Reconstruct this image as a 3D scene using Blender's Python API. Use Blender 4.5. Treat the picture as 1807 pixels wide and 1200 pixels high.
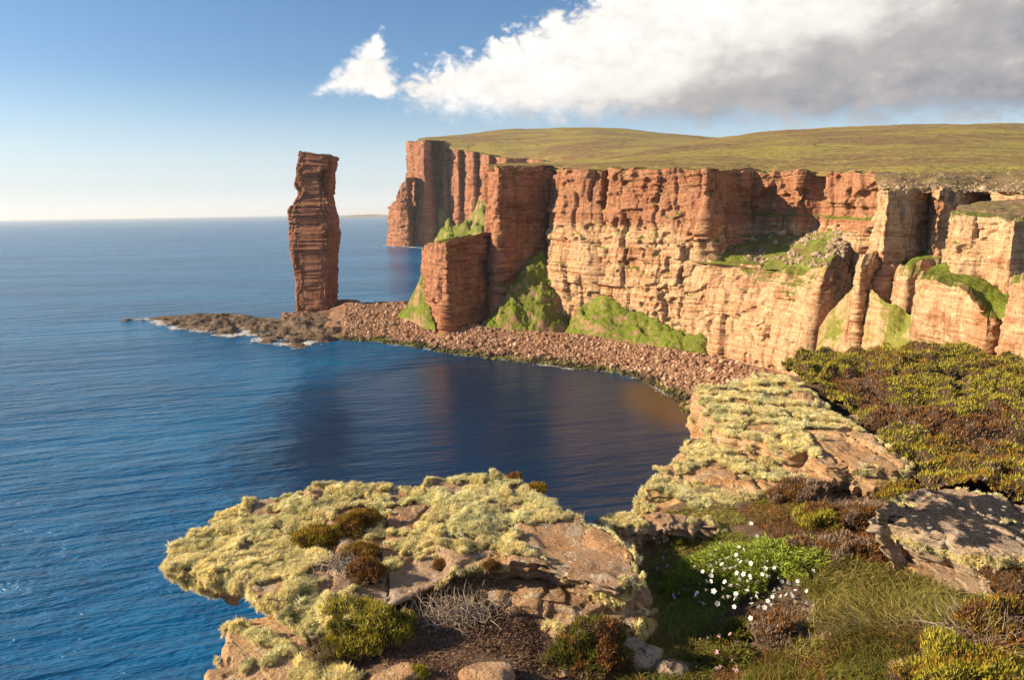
import bpy, math
import numpy as np
from mathutils import Matrix, Vector

for o in list(bpy.data.objects):
    bpy.data.objects.remove(o, do_unlink=True)
SC = bpy.context.scene
COL = SC.collection

# ------------------------------------------------------------------ camera
F, CX, CY = 1205.0, 903.5, 600.0
EYE = np.array([0.0, 0.0, 90.0])
_p = math.atan((600 - 372.2) / F)
_r = math.atan(0.0158)
_h = np.array([1.0, 0, 0]); _v = np.array([0, math.sin(_p), math.cos(_p)])
FWD = np.array([0, math.cos(_p), -math.sin(_p)])
RC = _h * math.cos(_r) - _v * math.sin(_r)
UC = _h * math.sin(_r) + _v * math.cos(_r)
cam_d = bpy.data.cameras.new('camera')
cam = bpy.data.objects.new('camera', cam_d)
COL.objects.link(cam)
cam.matrix_world = Matrix(((RC[0], UC[0], -FWD[0], EYE[0]), (RC[1], UC[1], -FWD[1], EYE[1]),
                           (RC[2], UC[2], -FWD[2], EYE[2]), (0, 0, 0, 1)))
cam_d.sensor_width = 36.0
cam_d.lens = F / 1807 * 36
cam_d.clip_start = 0.1
cam_d.clip_end = 200000
SC.camera = cam

# ------------------------------------------------------------------ sun, sky, exposure
SUN_EL, SUN_AZ = math.radians(25), math.radians(-92)      # azimuth from +Y, clockwise
SUN_DIR = Vector((math.sin(SUN_AZ) * math.cos(SUN_EL), math.cos(SUN_AZ) * math.cos(SUN_EL), math.sin(SUN_EL)))
sun_d = bpy.data.lights.new('sun', 'SUN')
sun_d.energy = 5.0
sun_d.angle = math.radians(0.5)
sun_d.color = (1.0, 0.80, 0.53)
sun = bpy.data.objects.new('sun', sun_d)
COL.objects.link(sun)
sun.rotation_euler = (-SUN_DIR).to_track_quat('-Z', 'Y').to_euler()
SC.view_settings.view_transform = 'Standard'
SC.view_settings.look = 'None'
SC.view_settings.exposure = 1.12
SC.view_settings.gamma = 1.0
SC.view_settings.use_curve_mapping = False


class NT:
    """small helper round a node tree"""
    def __init__(self, tree):
        self.t = tree
        tree.nodes.clear()

    def n(self, typ, **kw):
        nd = self.t.nodes.new(typ)
        for k, v in kw.items():
            setattr(nd, k, v)
        return nd

    def put(self, sock, val):
        if isinstance(val, bpy.types.NodeSocket):
            self.t.links.new(val, sock)
        elif val is not None:
            if sock.type == 'RGBA' and len(val) == 3:
                val = (*val, 1)
            sock.default_value = val

    def math(self, op, a, b=None, c=None, clamp=False):
        nd = self.n('ShaderNodeMath', operation=op, use_clamp=clamp)
        for i, v in enumerate((a, b, c)):
            if v is not None:
                self.put(nd.inputs[i], v)
        return nd.outputs[0]

    def mix(self, fac, a, b, mode='MIX'):
        nd = self.n('ShaderNodeMix', data_type='RGBA', blend_type=mode)
        self.put(nd.inputs[0], fac); self.put(nd.inputs[6], a); self.put(nd.inputs[7], b)
        return nd.outputs[2]

    def remap(self, v, a, b, c=0.0, d=1.0, smooth=True):
        nd = self.n('ShaderNodeMapRange', interpolation_type='SMOOTHSTEP' if smooth else 'LINEAR')
        self.put(nd.inputs[0], v)
        for i, x in enumerate((a, b, c, d)):
            self.put(nd.inputs[i + 1], x)
        return nd.outputs[0]

    def noise(self, vec, scale=1.0, detail=4, rough=0.55, dist=0.0):
        nd = self.n('ShaderNodeTexNoise')
        self.put(nd.inputs['Vector'], vec)
        nd.inputs['Scale'].default_value = scale
        nd.inputs['Detail'].default_value = detail
        nd.inputs['Roughness'].default_value = rough
        nd.inputs['Distortion'].default_value = dist
        return nd.outputs[0]

    def vmul(self, vec, s):
        nd = self.n('ShaderNodeVectorMath', operation='MULTIPLY')
        self.put(nd.inputs[0], vec); nd.inputs[1].default_value = s
        return nd.outputs[0]

    def ramp(self, fac, stops):
        nd = self.n('ShaderNodeValToRGB')
        e = nd.color_ramp.elements
        while len(e) < len(stops):
            e.new(0.5)
        for el, (p, c) in zip(e, stops):
            el.position = p; el.color = (*c, 1)
        self.put(nd.inputs[0], fac)
        return nd.outputs[0]

    def bump(self, height, strength=0.5, dist=1.0, normal=None):
        nd = self.n('ShaderNodeBump')
        nd.inputs['Strength'].default_value = strength
        nd.inputs['Distance'].default_value = dist
        self.put(nd.inputs['Height'], height)
        if normal is not None:
            self.put(nd.inputs['Normal'], normal)
        return nd.outputs[0]


world = bpy.data.worlds.new('World')
SC.world = world
world.use_nodes = True
w = NT(world.node_tree)
sky = w.n('ShaderNodeTexSky', sky_type='NISHITA')
sky.sun_disc = False
sky.sun_elevation = SUN_EL
sky.sun_rotation = SUN_AZ
sky.altitude = 90
sky.air_density = 1.0
sky.dust_density = 0.6
sky.ozone_density = 2.0
tc = w.n('ShaderNodeTexCoord')
sp = w.n('ShaderNodeSeparateXYZ')
w.put(sp.inputs[0], tc.outputs['Generated'])
az = w.math('MULTIPLY', w.math('ARCTAN2', sp.outputs[0], sp.outputs[1]), 57.2958)
el = w.math('MULTIPLY', w.math('ARCSINE', sp.outputs[2]), 57.2958)
cmb = w.n('ShaderNodeCombineXYZ')
w.put(cmb.inputs[0], az); w.put(cmb.inputs[1], w.math('MULTIPLY', el, 1.25))
P2 = cmb.outputs[0]
nbig = w.math('SUBTRACT', w.noise(P2, 0.15, 3, 0.5), 0.5)
bil = w.math('ABSOLUTE', w.math('SUBTRACT', w.math('MULTIPLY', w.noise(P2, 0.36, 6, 0.5), 2.0), 1.0))
bil2 = w.math('ABSOLUTE', w.math('SUBTRACT', w.math('MULTIPLY', w.noise(P2, 0.95, 5, 0.5), 2.0), 1.0))
nmid = w.math('SUBTRACT', w.math('ADD', w.math('MULTIPLY', bil, 0.9), w.math('MULTIPLY', bil2, 0.35)), 0.12)
nfin = w.math('SUBTRACT', w.noise(P2, 1.6, 6, 0.6), 0.5)
# bank of cumulus: flat base, top rising towards the right, left end tapering
wob = w.math('ADD', w.math('ADD', w.math('MULTIPLY', nbig, 4.0), w.math('MULTIPLY', nmid, 5.2)), w.math('MULTIPLY', nfin, 0.9))
top_el = w.math('MINIMUM', w.math('ADD', w.math('MULTIPLY', az, 0.37), 13.6), 42.0)
base_el = w.math('MAXIMUM', w.math('SUBTRACT', 7.5, w.math('MULTIPLY', az, 0.055)), 3.0)
s_top = w.math('ADD', w.math('SUBTRACT', top_el, el), wob)
s_base = w.math('ADD', w.math('SUBTRACT', el, base_el), w.math('MULTIPLY', wob, 0.45))
s_left = w.math('ADD', w.math('MULTIPLY', w.math('ADD', az, 9.2), 0.7), w.math('MULTIPLY', wob, 0.7))
d_bank = w.math('MULTIPLY', w.math('MULTIPLY', w.remap(s_top, -0.3, 1.3), w.remap(s_base, -0.9, 1.6)), w.remap(s_left, -0.4, 1.5))
# small cumulus beside it, broad below and peaked above
half = w.math('MULTIPLY', w.math('SUBTRACT', 13.7, el), 0.82)
s_tri = w.math('SUBTRACT', half, w.math('ABSOLUTE', w.math('SUBTRACT', az, w.math('ADD', -11.9, w.math('MULTIPLY', w.math('SUBTRACT', el, 9.0), 0.42)))))
s_tri = w.math('MINIMUM', s_tri, w.math('MULTIPLY', w.math('SUBTRACT', el, 8.9), 1.6))
d_tri = w.remap(w.math('ADD', s_tri, w.math('ADD', w.math('MULTIPLY', nmid, 3.6), w.math('MULTIPLY', nfin, 0.8))), -0.3, 1.2)
dens = w.math('MAXIMUM', d_bank, d_tri)
# low thin bank along the horizon
low = w.math('MULTIPLY', w.remap(el, 2.2, 0.7), w.math('ADD', 0.4, w.math('MULTIPLY', w.noise(w.vmul(P2, (0.5, 2.0, 1)), 0.7, 5, 0.6), 0.6)))
# the lower right of the bank is the side turned from the sun
sh = w.math('SUBTRACT', w.math('ADD', w.math('MULTIPLY', w.math('MINIMUM', az, 60.0), 0.25), 7.7), el)
sh = w.math('ADD', sh, w.math('ADD', w.math('MULTIPLY', nbig, 5.0), w.math('MULTIPLY', nmid, 2.6)))
shade = w.remap(sh, -2.0, 6.0, 0.0, 0.72)
cloud_c = w.ramp(w.math('ADD', shade, w.math('SUBTRACT', w.math('MULTIPLY', w.noise(w.vmul(P2, (0.2, 0.3, 1)), 1.0, 5, 0.5), 0.9), w.math('ADD', w.math('MULTIPLY', nmid, 0.55), 0.33))), [(0.0, (9.0, 8.7, 8.3)), (0.3, (7.4, 7.0, 6.6)), (0.62, (4.3, 4.05, 4.0)), (1.0, (2.6, 2.7, 3.05))])
hs = w.n('ShaderNodeHueSaturation')
hs.inputs['Saturation'].default_value = 1.15
w.put(hs.inputs['Color'], sky.outputs[0])
skyt = w.mix(1.0, hs.outputs[0], (0.92, 1.02, 1.12), 'MULTIPLY')
skyt = w.mix(w.remap(el, 11.0, 0.0, 0.0, 0.72), skyt, (6.9, 7.5, 8.3))
skyc = w.mix(w.math('MULTIPLY', low, 0.5), skyt, (8.8, 8.7, 8.6))
skyc = w.mix(dens, skyc, cloud_c)
bg = w.n('ShaderNodeBackground')
bg.inputs[1].default_value = 0.057
w.put(bg.inputs[0], skyc)
wo = w.n('ShaderNodeOutputWorld')
w.put(wo.inputs[0], bg.outputs[0])


# ------------------------------------------------------------------ geometry helpers
def ray(px, py):
    return FWD * F + RC * (px - CX) - UC * (py - CY)

def W(px, py, Y):
    d = ray(px, py)
    return EYE + d * (Y / d[1])

def G(px, py, z):
    d = ray(px, py)
    return EYE + d * ((z - EYE[2]) / d[2])

np.seterr(over='ignore')
def _hash(ix, iy, iz, seed):
    n = (ix.astype(np.int64) * 374761393 + iy.astype(np.int64) * 668265263 + iz.astype(np.int64) * 2147483647 + seed * 974634777) & 0xFFFFFFFF
    n = ((n ^ (n >> 13)) * 1274126177) & 0xFFFFFFFF
    n = ((n ^ (n >> 16)) * 2246822519) & 0xFFFFFFFF
    n = n ^ (n >> 15)
    return (n & 0xFFFFFF) / float(0xFFFFFF)

def hsh(a, b=0, c=0, seed=0):
    a, b, c = np.broadcast_arrays(np.asarray(a), np.asarray(b), np.asarray(c))
    return _hash(np.floor(a), np.floor(b), np.floor(c), seed)

def vn(x, y=0.0, z=0.0, seed=0):
    A = [np.asarray(a, float) for a in (x, y, z)]
    I, Fr, K = [], [], []
    for a in A:
        if a.ndim == 0 and float(a) == int(a):
            I.append(a); Fr.append(None); K.append((0,))
        else:
            i = np.floor(a); f = a - i
            I.append(i); Fr.append(f * f * (3 - 2 * f)); K.append((0, 1))
    r = 0
    for a in K[0]:
        for b in K[1]:
            for d in K[2]:
                w_ = 1.0
                for f, k_ in zip(Fr, (a, b, d)):
                    if f is not None:
                        w_ = w_ * (f if k_ else 1 - f)
                r = r + _hash(I[0] + a, I[1] + b, I[2] + d, seed) * w_
    return r * 2 - 1

def fbm(x, y=0.0, z=0.0, seed=0, oct=4, gain=0.5):
    r, a = 0, 1.0
    x, y, z = np.asarray(x, float), np.asarray(y, float), np.asarray(z, float)
    for i in range(oct):
        r = r + a * vn(x, y, z, seed + i * 17)
        x, y, z, a = x * 2.03, y * 2.03, z * 2.03, a * gain
    return r

def mesh_obj(name, V, Fc, mat, parent=None, tint=None, smooth=False):
    V = np.asarray(V, np.float32).reshape(-1, 3); Fc = np.asarray(Fc, np.int32)
    m = bpy.data.meshes.new(name)
    k = Fc.shape[1]
    m.vertices.add(len(V)); m.vertices.foreach_set('co', V.ravel())
    m.loops.add(Fc.size); m.loops.foreach_set('vertex_index', Fc.ravel())
    m.polygons.add(len(Fc))
    m.polygons.foreach_set('loop_start', np.arange(0, Fc.size, k, dtype=np.int32))
    if smooth:
        m.polygons.foreach_set('use_smooth', np.ones(len(Fc), bool))
    if tint is not None:
        at = m.attributes.new('tint', 'FLOAT_COLOR', 'POINT')
        c = np.ones((len(V), 4), np.float32); c[:, :3] = tint
        at.data.foreach_set('color', c.ravel())
    m.update(calc_edges=True)
    m.materials.append(mat)
    o = bpy.data.objects.new(name, m)
    COL.objects.link(o)
    if parent:
        o.parent = parent
    return o

def tag(o, label=None, cat=None, group=None, kind=None):
    if label: o['label'] = label
    if cat: o['category'] = cat
    if group: o['group'] = group
    if kind: o['kind'] = kind
    return o

def grid_faces(nr, nc, closed=False):
    r = np.arange(nr - 1)[:, None]; c = np.arange(nc if closed else nc - 1)[None, :]
    a = r * nc + c; b = r * nc + (c + 1) % nc
    return np.stack([a, b, b + nc, a + nc], -1).reshape(-1, 4)

def resample(pts, n, closed=False, smooth=0):
    pts = np.asarray(pts, float)
    if closed:
        pts = np.vstack([pts, pts[:1]])
    s = np.r_[0, np.cumsum(np.linalg.norm(np.diff(pts[:, :2], axis=0), axis=1))]
    t = np.linspace(0, s[-1], n + 1)[:-1] if closed else np.linspace(0, s[-1], n)
    out = np.stack([np.interp(t, s, pts[:, i]) for i in range(pts.shape[1])], 1)
    for _ in range(smooth):
        if closed:
            out = (np.roll(out, 1, 0) + 2 * out + np.roll(out, -1, 0)) / 4
        else:
            q = out.copy(); q[1:-1] = (out[:-2] + 2 * out[1:-1] + out[2:]) / 4; out = q
    return out, t

def normals2d(P, closed=False):
    if closed:
        t = np.roll(P, -1, 0) - np.roll(P, 1, 0)
    else:
        t = np.gradient(P, axis=0)
    n = np.stack([t[:, 1], -t[:, 0]], 1)
    return n / (np.linalg.norm(n, axis=1, keepdims=True) + 1e-9)

def rock_disp(s, z, seed, k=1.0, big=4.0, col=2.2, lay=1.35, fine=0.5, colw=13.0, blk=0.8, bed=1.1):
    """outward relief of jointed, bedded sandstone; s along the face, z up, k scales lengths"""
    s = s / k; z = z / k
    zz = z + 1.6 * vn(s / 45, 0, 0, seed + 3)
    d = big * fbm(s / 70, z / 90, 0, seed, 3)
    # tall joint-bounded columns, different in each 20-30 m band
    bz = zz / 24 + 0.35 * vn(s / 30, 0, 0, seed + 5)
    band = np.floor(bz)
    u = s / colw + 0.22 * vn(s / 9, zz / 14, 0, seed + 7) + hsh(band, 0, 0, seed + 8) * 3
    cu = np.floor(u); fu = u - cu
    d = d + col * (hsh(cu, band, 0, seed + 9) - 0.5) * 2
    d = d - 0.55 * col * np.exp(-(np.minimum(fu, 1 - fu) * colw / 0.9) ** 2) * (hsh(cu, band, 1, seed + 4) > 0.35)
    u2 = s / (colw * 0.4) + 0.3 * vn(s / 5, zz / 6, 0, seed + 17); c2 = np.floor(u2); f2 = u2 - c2
    d = d + 0.45 * col * (hsh(c2, np.floor(zz / 11), 0, seed + 19) - 0.5)
    cav = fbm(s / 10, zz / 8, 0, seed + 71, 3)
    d = d - 0.8 * col * np.clip((cav - 0.38) * 9, 0, 1)
    # beds, strongly marked in some places and faint in others
    lay = lay * np.clip(0.62 + 0.95 * fbm(s / 24, z / 15, 0, seed + 61, 3), 0.12, 1.5)
    for T, bl, a, sd in ((3.6, 7.0, 1.0, 21), (1.5, 3.0, 0.55, 31), (0.8, 1.6, 0.3, 37)):
        q = zz / T + 0.7 * vn(zz / (2.6 * T), 0, 0, seed + sd)
        L = np.floor(q)
        B = np.floor(s / bl + hsh(L, 0, 0, seed + sd + 1) * 9)
        d = d + lay * a * ((hsh(L, 0, 0, seed + sd + 2) - 0.5) * bed * (0.7 + 0.45 * vn(s / 25, L * 3.1, 0, seed + sd)) + (hsh(L, B, 0, seed + sd + 3) - 0.5) * blk)
        fq = q - L
        d = d - lay * a * 0.35 * np.exp(-(np.minimum(fq, 1 - fq) * T / 0.25) ** 2)
    d = d + fine * fbm(s / 2.2, z / 2.2, 0, seed + 41, 3)
    return d * k

def curtain(name, nodes, mat, nu, nv, seed, zbot=-3.0, back=12.0, rise=0.5, k=1.0, profile=None, smooth=3, rim=1.5, backpts=7, inland=(0.6, 0.8), shift=None, **kw):
    """a cliff face; nodes are (px, depth, py of the rim[, zbot]) from left to right"""
    P = []
    for nd in nodes:
        q = W(nd[0], nd[2], nd[1]); zb = nd[3] if len(nd) > 3 else zbot
        P.append((q[0], q[1], q[2], zb))
    R, s = resample(P, nu, smooth=smooth)
    n = normals2d(R[:, :2])
    for _ in range(6):
        n[1:-1] = (n[:-2] + 2 * n[1:-1] + n[2:]) / 4
    n /= np.linalg.norm(n, axis=1, keepdims=True)
    zt = R[:, 2] + rim * k * (0.9 * fbm(s / (14 * k), 0, 0, seed + 77, 3) + 0.9 * (hsh(s / (9 * k), 0, 0, seed + 78) - 0.5))
    v = np.linspace(0, 1, nv)
    Z = R[None, :, 3] + (zt - R[:, 3])[None, :] * v[:, None]
    S = np.broadcast_to(s[None, :], Z.shape)
    D = rock_disp(S, Z, seed, k, **kw)
    if profile is not None:
        D = D + profile(np.broadcast_to(v[:, None], Z.shape), S / s[-1])
    X = R[None, :, 0] + n[None, :, 0] * D
    Y = R[None, :, 1] + n[None, :, 1] * D
    if shift is not None:
        q = shift(np.broadcast_to(v[:, None], Z.shape), S / s[-1])
        X = X + inland[0] * q; Y = Y + inland[1] * q
    rows = [np.stack([X, Y, Z], -1)]
    bd = back * np.linspace(0, 1, backpts + 1)[1:] ** 1.6
    base_rim = np.stack([X[-1], Y[-1], Z[-1]], -1)
    for d in bd:
        q = base_rim.copy()
        q[:, 0] += inland[0] * d; q[:, 1] += inland[1] * d
        q[:, 2] += rise * d / back + 0.25 * k * fbm(q[:, 0] / (4 * k), q[:, 1] / (4 * k), 0, seed + 99, 3)
        rows.append(q[None])
    V = np.concatenate(rows, 0)
    o = mesh_obj(name, V, grid_faces(V.shape[0], nu), mat)
    return o

def loft(A, B, na, nb, amp=0.5, sc=6.0, seed=0, sag=0.0, terr=0.0, oct=5, pw=1.0):
    """surface between two 3-D polylines with equal node counts"""
    A, B = np.asarray(A, float), np.asarray(B, float)
    t = np.linspace(0, len(A) - 1, na); i = np.arange(len(A))
    a = np.stack([np.interp(t, i, A[:, k]) for k in range(3)], 1)
    b = np.stack([np.interp(t, i, B[:, k]) for k in range(3)], 1)
    for _ in range(max(1, na // len(A) // 3)):
        for q in (a, b):
            q[1:-1] = (q[:-2] + 2 * q[1:-1] + q[2:]) / 4
    f = np.linspace(0, 1, nb)[:, None, None]
    V = b[None] * (1 - f) + a[None] * f
    V[..., 2] = b[None, :, 2] + (a - b)[None, :, 2] * f[:, :, 0] ** pw
    env = (np.sin(np.pi * np.clip(f[:, :, 0], 0.0, 1.0)) ** 0.5)
    h = amp * fbm(V[..., 0] / sc, V[..., 1] / sc, V[..., 2] / sc, seed, oct) * (0.35 + 0.65 * env)
    V[..., 2] += h + sag * np.sin(np.pi * f[:, :, 0])
    if terr:
        V[..., 2] = V[..., 2] * 0.35 + 0.65 * terr * (np.floor(V[..., 2] / terr) + np.clip((V[..., 2] / terr % 1) * 3 - 1, 0, 1))
    return V

def loft_obj(name, V, mat, smooth=False):
    return mesh_obj(name, V, grid_faces(V.shape[0], V.shape[1]), mat, smooth=smooth)

# ------------------------------------------------------------------ materials
MATS = {}
def new_mat(name):
    m = bpy.data.materials.new(name); m.use_nodes = True
    t = NT(m.node_tree)
    out = t.n('ShaderNodeOutputMaterial')
    b = t.n('ShaderNodeBsdfPrincipled')
    t.put(out.inputs[0], b.outputs[0])
    b.inputs['Roughness'].default_value = 0.9
    b.inputs['Specular IOR Level'].default_value = 0.15
    MATS[name] = m
    return m, t, b

def rock_mat(name, stops, k=1.0, streak=0.35, grass=None, gth=(0.55, 0.75), stain=(0.06, 0.045, 0.04), upper=None, dry=None):
    m, t, b = new_mat(name)
    g = t.n('ShaderNodeNewGeometry')
    pos = g.outputs['Position']
    st = t.noise(t.vmul(pos, (0.02 / k, 0.02 / k, 0.32 / k)), 1.0, 6, 0.62)
    bl = t.noise(pos, 0.045 / k, 5, 0.6)
    v = t.math('ADD', t.math('MULTIPLY', st, 0.75), t.math('MULTIPLY', bl, 0.35))
    c = t.ramp(t.math('SUBTRACT', v, 0.05), stops)
    fine = t.noise(t.vmul(pos, (0.5 / k, 0.5 / k, 3.0 / k)), 1.0, 5, 0.65)
    c = t.mix(t.remap(fine, 0.25, 0.75, 0.0, 0.45), c, t.mix(1.0, c, (0.55, 0.47, 0.42), 'MULTIPLY'))
    vs = t.noise(t.vmul(pos, (0.33 / k, 0.33 / k, 0.025 / k)), 1.0, 5, 0.6)
    c = t.mix(t.remap(vs, 0.52, 0.66, 0.0, streak), c, stain)
    ps = t.noise(t.vmul(pos, (0.06 / k, 0.06 / k, 0.035 / k)), 1.0, 6, 0.62)
    c = t.mix(t.remap(ps, 0.50, 0.66, 0.0, 0.65), c, t.mix(1.0, c, (0.62, 0.40, 0.32), 'MULTIPLY'))
    c = t.mix(t.remap(vs, 0.45, 0.30, 0.0, streak * 0.6), c, (0.52, 0.40, 0.26))
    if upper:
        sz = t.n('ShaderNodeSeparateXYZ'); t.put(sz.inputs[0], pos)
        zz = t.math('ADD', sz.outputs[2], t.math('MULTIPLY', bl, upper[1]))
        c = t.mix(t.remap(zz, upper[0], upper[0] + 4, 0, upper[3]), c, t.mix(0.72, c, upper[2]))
    if grass:
        sn = t.n('ShaderNodeSeparateXYZ'); t.put(sn.inputs[0], g.outputs['Normal'])
        gn = t.noise(pos, 0.06 / k, 5, 0.65)
        f = t.math('ADD', sn.outputs[2], t.math('MULTIPLY', t.math('SUBTRACT', gn, 0.5), 1.0))
        gc = t.mix(t.noise(pos, 0.25 / k, 4), grass, dry or tuple(x * 0.6 for x in grass))
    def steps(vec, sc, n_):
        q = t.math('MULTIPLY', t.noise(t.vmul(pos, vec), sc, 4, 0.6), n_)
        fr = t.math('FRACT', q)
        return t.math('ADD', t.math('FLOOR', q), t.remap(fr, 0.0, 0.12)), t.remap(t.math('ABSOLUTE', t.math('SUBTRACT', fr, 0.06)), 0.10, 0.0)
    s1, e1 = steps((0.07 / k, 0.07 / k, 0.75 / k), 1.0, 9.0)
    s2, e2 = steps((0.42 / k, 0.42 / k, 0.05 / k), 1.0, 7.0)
    c = t.mix(t.math('MULTIPLY', t.math('MAXIMUM', t.math('MULTIPLY', e1, 0.6), t.math('MULTIPLY', e2, 0.7)), 0.55), c, t.mix(1.0, c, (0.32, 0.24, 0.2), 'MULTIPLY'))  # step edges darkened: crack colour plus painted joint shadow
    if grass:
        c = t.mix(t.remap(f, gth[0], gth[1]), c, gc)
    t.put(b.inputs['Base Color'], c)
    hb = t.math('ADD', t.math('ADD', t.math('MULTIPLY', s1, 0.5), t.math('MULTIPLY', s2, 0.45)), t.math('ADD', t.math('MULTIPLY', t.noise(pos, 0.9 / k, 6, 0.7), 0.8), t.math('MULTIPLY', fine, 0.6)))
    t.put(b.inputs['Normal'], t.bump(hb, 0.9, 0.8 * k))
    return m

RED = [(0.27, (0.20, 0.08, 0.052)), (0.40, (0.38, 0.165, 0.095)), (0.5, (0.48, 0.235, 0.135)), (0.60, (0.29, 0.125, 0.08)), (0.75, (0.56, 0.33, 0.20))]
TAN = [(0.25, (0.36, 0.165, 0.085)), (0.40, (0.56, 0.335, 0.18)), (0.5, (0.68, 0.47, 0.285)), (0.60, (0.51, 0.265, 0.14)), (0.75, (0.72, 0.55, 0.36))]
GRASS = (0.17, 0.20, 0.03)
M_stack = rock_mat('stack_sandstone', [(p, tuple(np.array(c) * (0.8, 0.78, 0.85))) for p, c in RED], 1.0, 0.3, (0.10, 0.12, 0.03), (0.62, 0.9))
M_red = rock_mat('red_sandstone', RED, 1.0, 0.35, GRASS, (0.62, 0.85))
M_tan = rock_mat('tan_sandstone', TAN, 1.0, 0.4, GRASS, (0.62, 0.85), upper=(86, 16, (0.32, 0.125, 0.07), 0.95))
M_ochre = rock_mat('ochre_sandstone', TAN, 0.7, 0.45, GRASS, (0.72, 0.95))
M_far = rock_mat('far_sandstone', RED, 2.2, 0.45, (0.12, 0.16, 0.035), (0.60, 0.85), stain=(0.07, 0.06, 0.055))

def ground_mat(name, a, b_, c_, sc, bump=0.6, bd=0.5, stretch=(1, 1, 1), rock=None, rth=(0.55, 0.4), patch=0.5, cuts=0.0):
    m, t, b = new_mat(name)
    g = t.n('ShaderNodeNewGeometry'); pos = t.vmul(g.outputs['Position'], stretch)
    n1 = t.noise(pos, sc, 6, 0.62); n2 = t.noise(pos, sc * 7, 5, 0.6); n3 = t.noise(pos, sc * 40, 3, 0.6)
    c = t.mix(t.remap(n1, 0.40, 0.60), a, b_)
    c = t.mix(t.remap(n2, 0.5, 0.72, 0, patch), c, c_)
    c = t.mix(t.remap(n3, 0.35, 0.65, 0, 0.7), c, t.mix(1.0, c, (0.5, 0.48, 0.4), 'MULTIPLY'))
    if cuts:
        q = t.noise(t.vmul(g.outputs['Position'], (1, 0.7, 1)), 0.0045, 5, 0.5, 0.6)
        c = t.mix(t.remap(t.math('ABSOLUTE', t.math('SUBTRACT', q, 0.47)), 0.006, 0.0, 0, cuts), c, (0.07, 0.05, 0.03))
    if rock:
        sn = t.n('ShaderNodeSeparateXYZ'); t.put(sn.inputs[0], g.outputs['Normal'])
        c = t.mix(t.remap(t.math('ADD', sn.outputs[2], t.math('MULTIPLY', t.math('SUBTRACT', n2, 0.5), 0.8)), rth[0], rth[1]), c, rock)
    t.put(b.inputs['Base Color'], c)
    t.put(b.inputs['Normal'], t.bump(t.math('ADD', n2, t.math('MULTIPLY', n3, 0.6)), bump, bd))
    return m

M_moor = ground_mat('moorland', (0.31, 0.26, 0.065), (0.22, 0.14, 0.066), (0.40, 0.325, 0.095), 0.009, 1.0, 4.0, (0.6, 0.9, 1.2), patch=0.85, cuts=0.8)
M_heath = ground_mat('heath', (0.17, 0.14, 0.05), (0.21, 0.14, 0.08), (0.36, 0.30, 0.21), 0.05, 0.8, 0.8)
M_grass = ground_mat('grass_slope', (0.16, 0.21, 0.022), (0.13, 0.155, 0.022), (0.26, 0.22, 0.075), 0.045, 1.0, 1.0, rock=(0.30, 0.18, 0.11), rth=(0.46, 0.28), patch=0.75)
M_terrace = ground_mat('terrace_turf', (0.20, 0.245, 0.035), (0.20, 0.19, 0.05), (0.38, 0.31, 0.20), 0.06, 1.0, 1.0, rock=(0.34, 0.22, 0.14), rth=(0.5, 0.3), patch=0.45)
M_scree = ground_mat('scree_rock', (0.30, 0.165, 0.11), (0.25, 0.15, 0.10), (0.36, 0.24, 0.16), 0.1, 1.0, 0.8)
M_ravine = rock_mat('ravine_rock', TAN, 0.35, 0.4, (0.19, 0.22, 0.03), (0.02, 0.40), dry=(0.24, 0.21, 0.06))
M_turfrock = ground_mat('turf_and_rock', (0.18, 0.22, 0.028), (0.40, 0.27, 0.16), (0.20, 0.21, 0.03), 0.13, 1.0, 0.7, patch=0.8)

def stone_mat(name, cols, wet=None, alg=None):
    m, t, b = new_mat(name)
    g = t.n('ShaderNodeNewGeometry'); pos = g.outputs['Position']
    at = t.n('ShaderNodeAttribute'); at.attribute_name = 'tint'
    ai = t.n('ShaderNodeAttribute'); ai.attribute_name = 'tint'; ai.attribute_type = 'INSTANCER'
    c = t.ramp(t.math('MAXIMUM', at.outputs['Fac'], ai.outputs['Fac']), cols)
    c = t.mix(t.remap(t.noise(pos, 1.2, 5), 0.3, 0.7, 0, 0.5), c, t.mix(1.0, c, (0.6, 0.55, 0.5), 'MULTIPLY'))
    if alg:
        sz = t.n('ShaderNodeSeparateXYZ'); t.put(sz.inputs[0], pos)
        f = t.math('ADD', sz.outputs[2], t.math('MULTIPLY', t.math('SUBTRACT', t.noise(pos, 0.06, 4), 0.5), 7.0))
        ac = t.mix(t.remap(t.noise(pos, 0.12, 4), 0.42, 0.6), (0.05, 0.038, 0.022), (0.11, 0.115, 0.028))
        c = t.mix(t.remap(f, alg[0], alg[1]), ac, c)
    t.put(b.inputs['Base Color'], c)
    t.put(b.inputs['Normal'], t.bump(t.noise(pos, 2.0, 5), 0.5, 0.3))
    return m
M_beach = stone_mat('beach_stones', [(0.0, (0.15, 0.075, 0.05)), (0.5, (0.32, 0.18, 0.11)), (1.0, (0.52, 0.37, 0.25))], alg=(1.2, 3.4))
M_boulder = stone_mat('pale_boulders', [(0.0, (0.24, 0.16, 0.105)), (0.5, (0.33, 0.24, 0.17)), (1.0, (0.44, 0.35, 0.26))])

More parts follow.
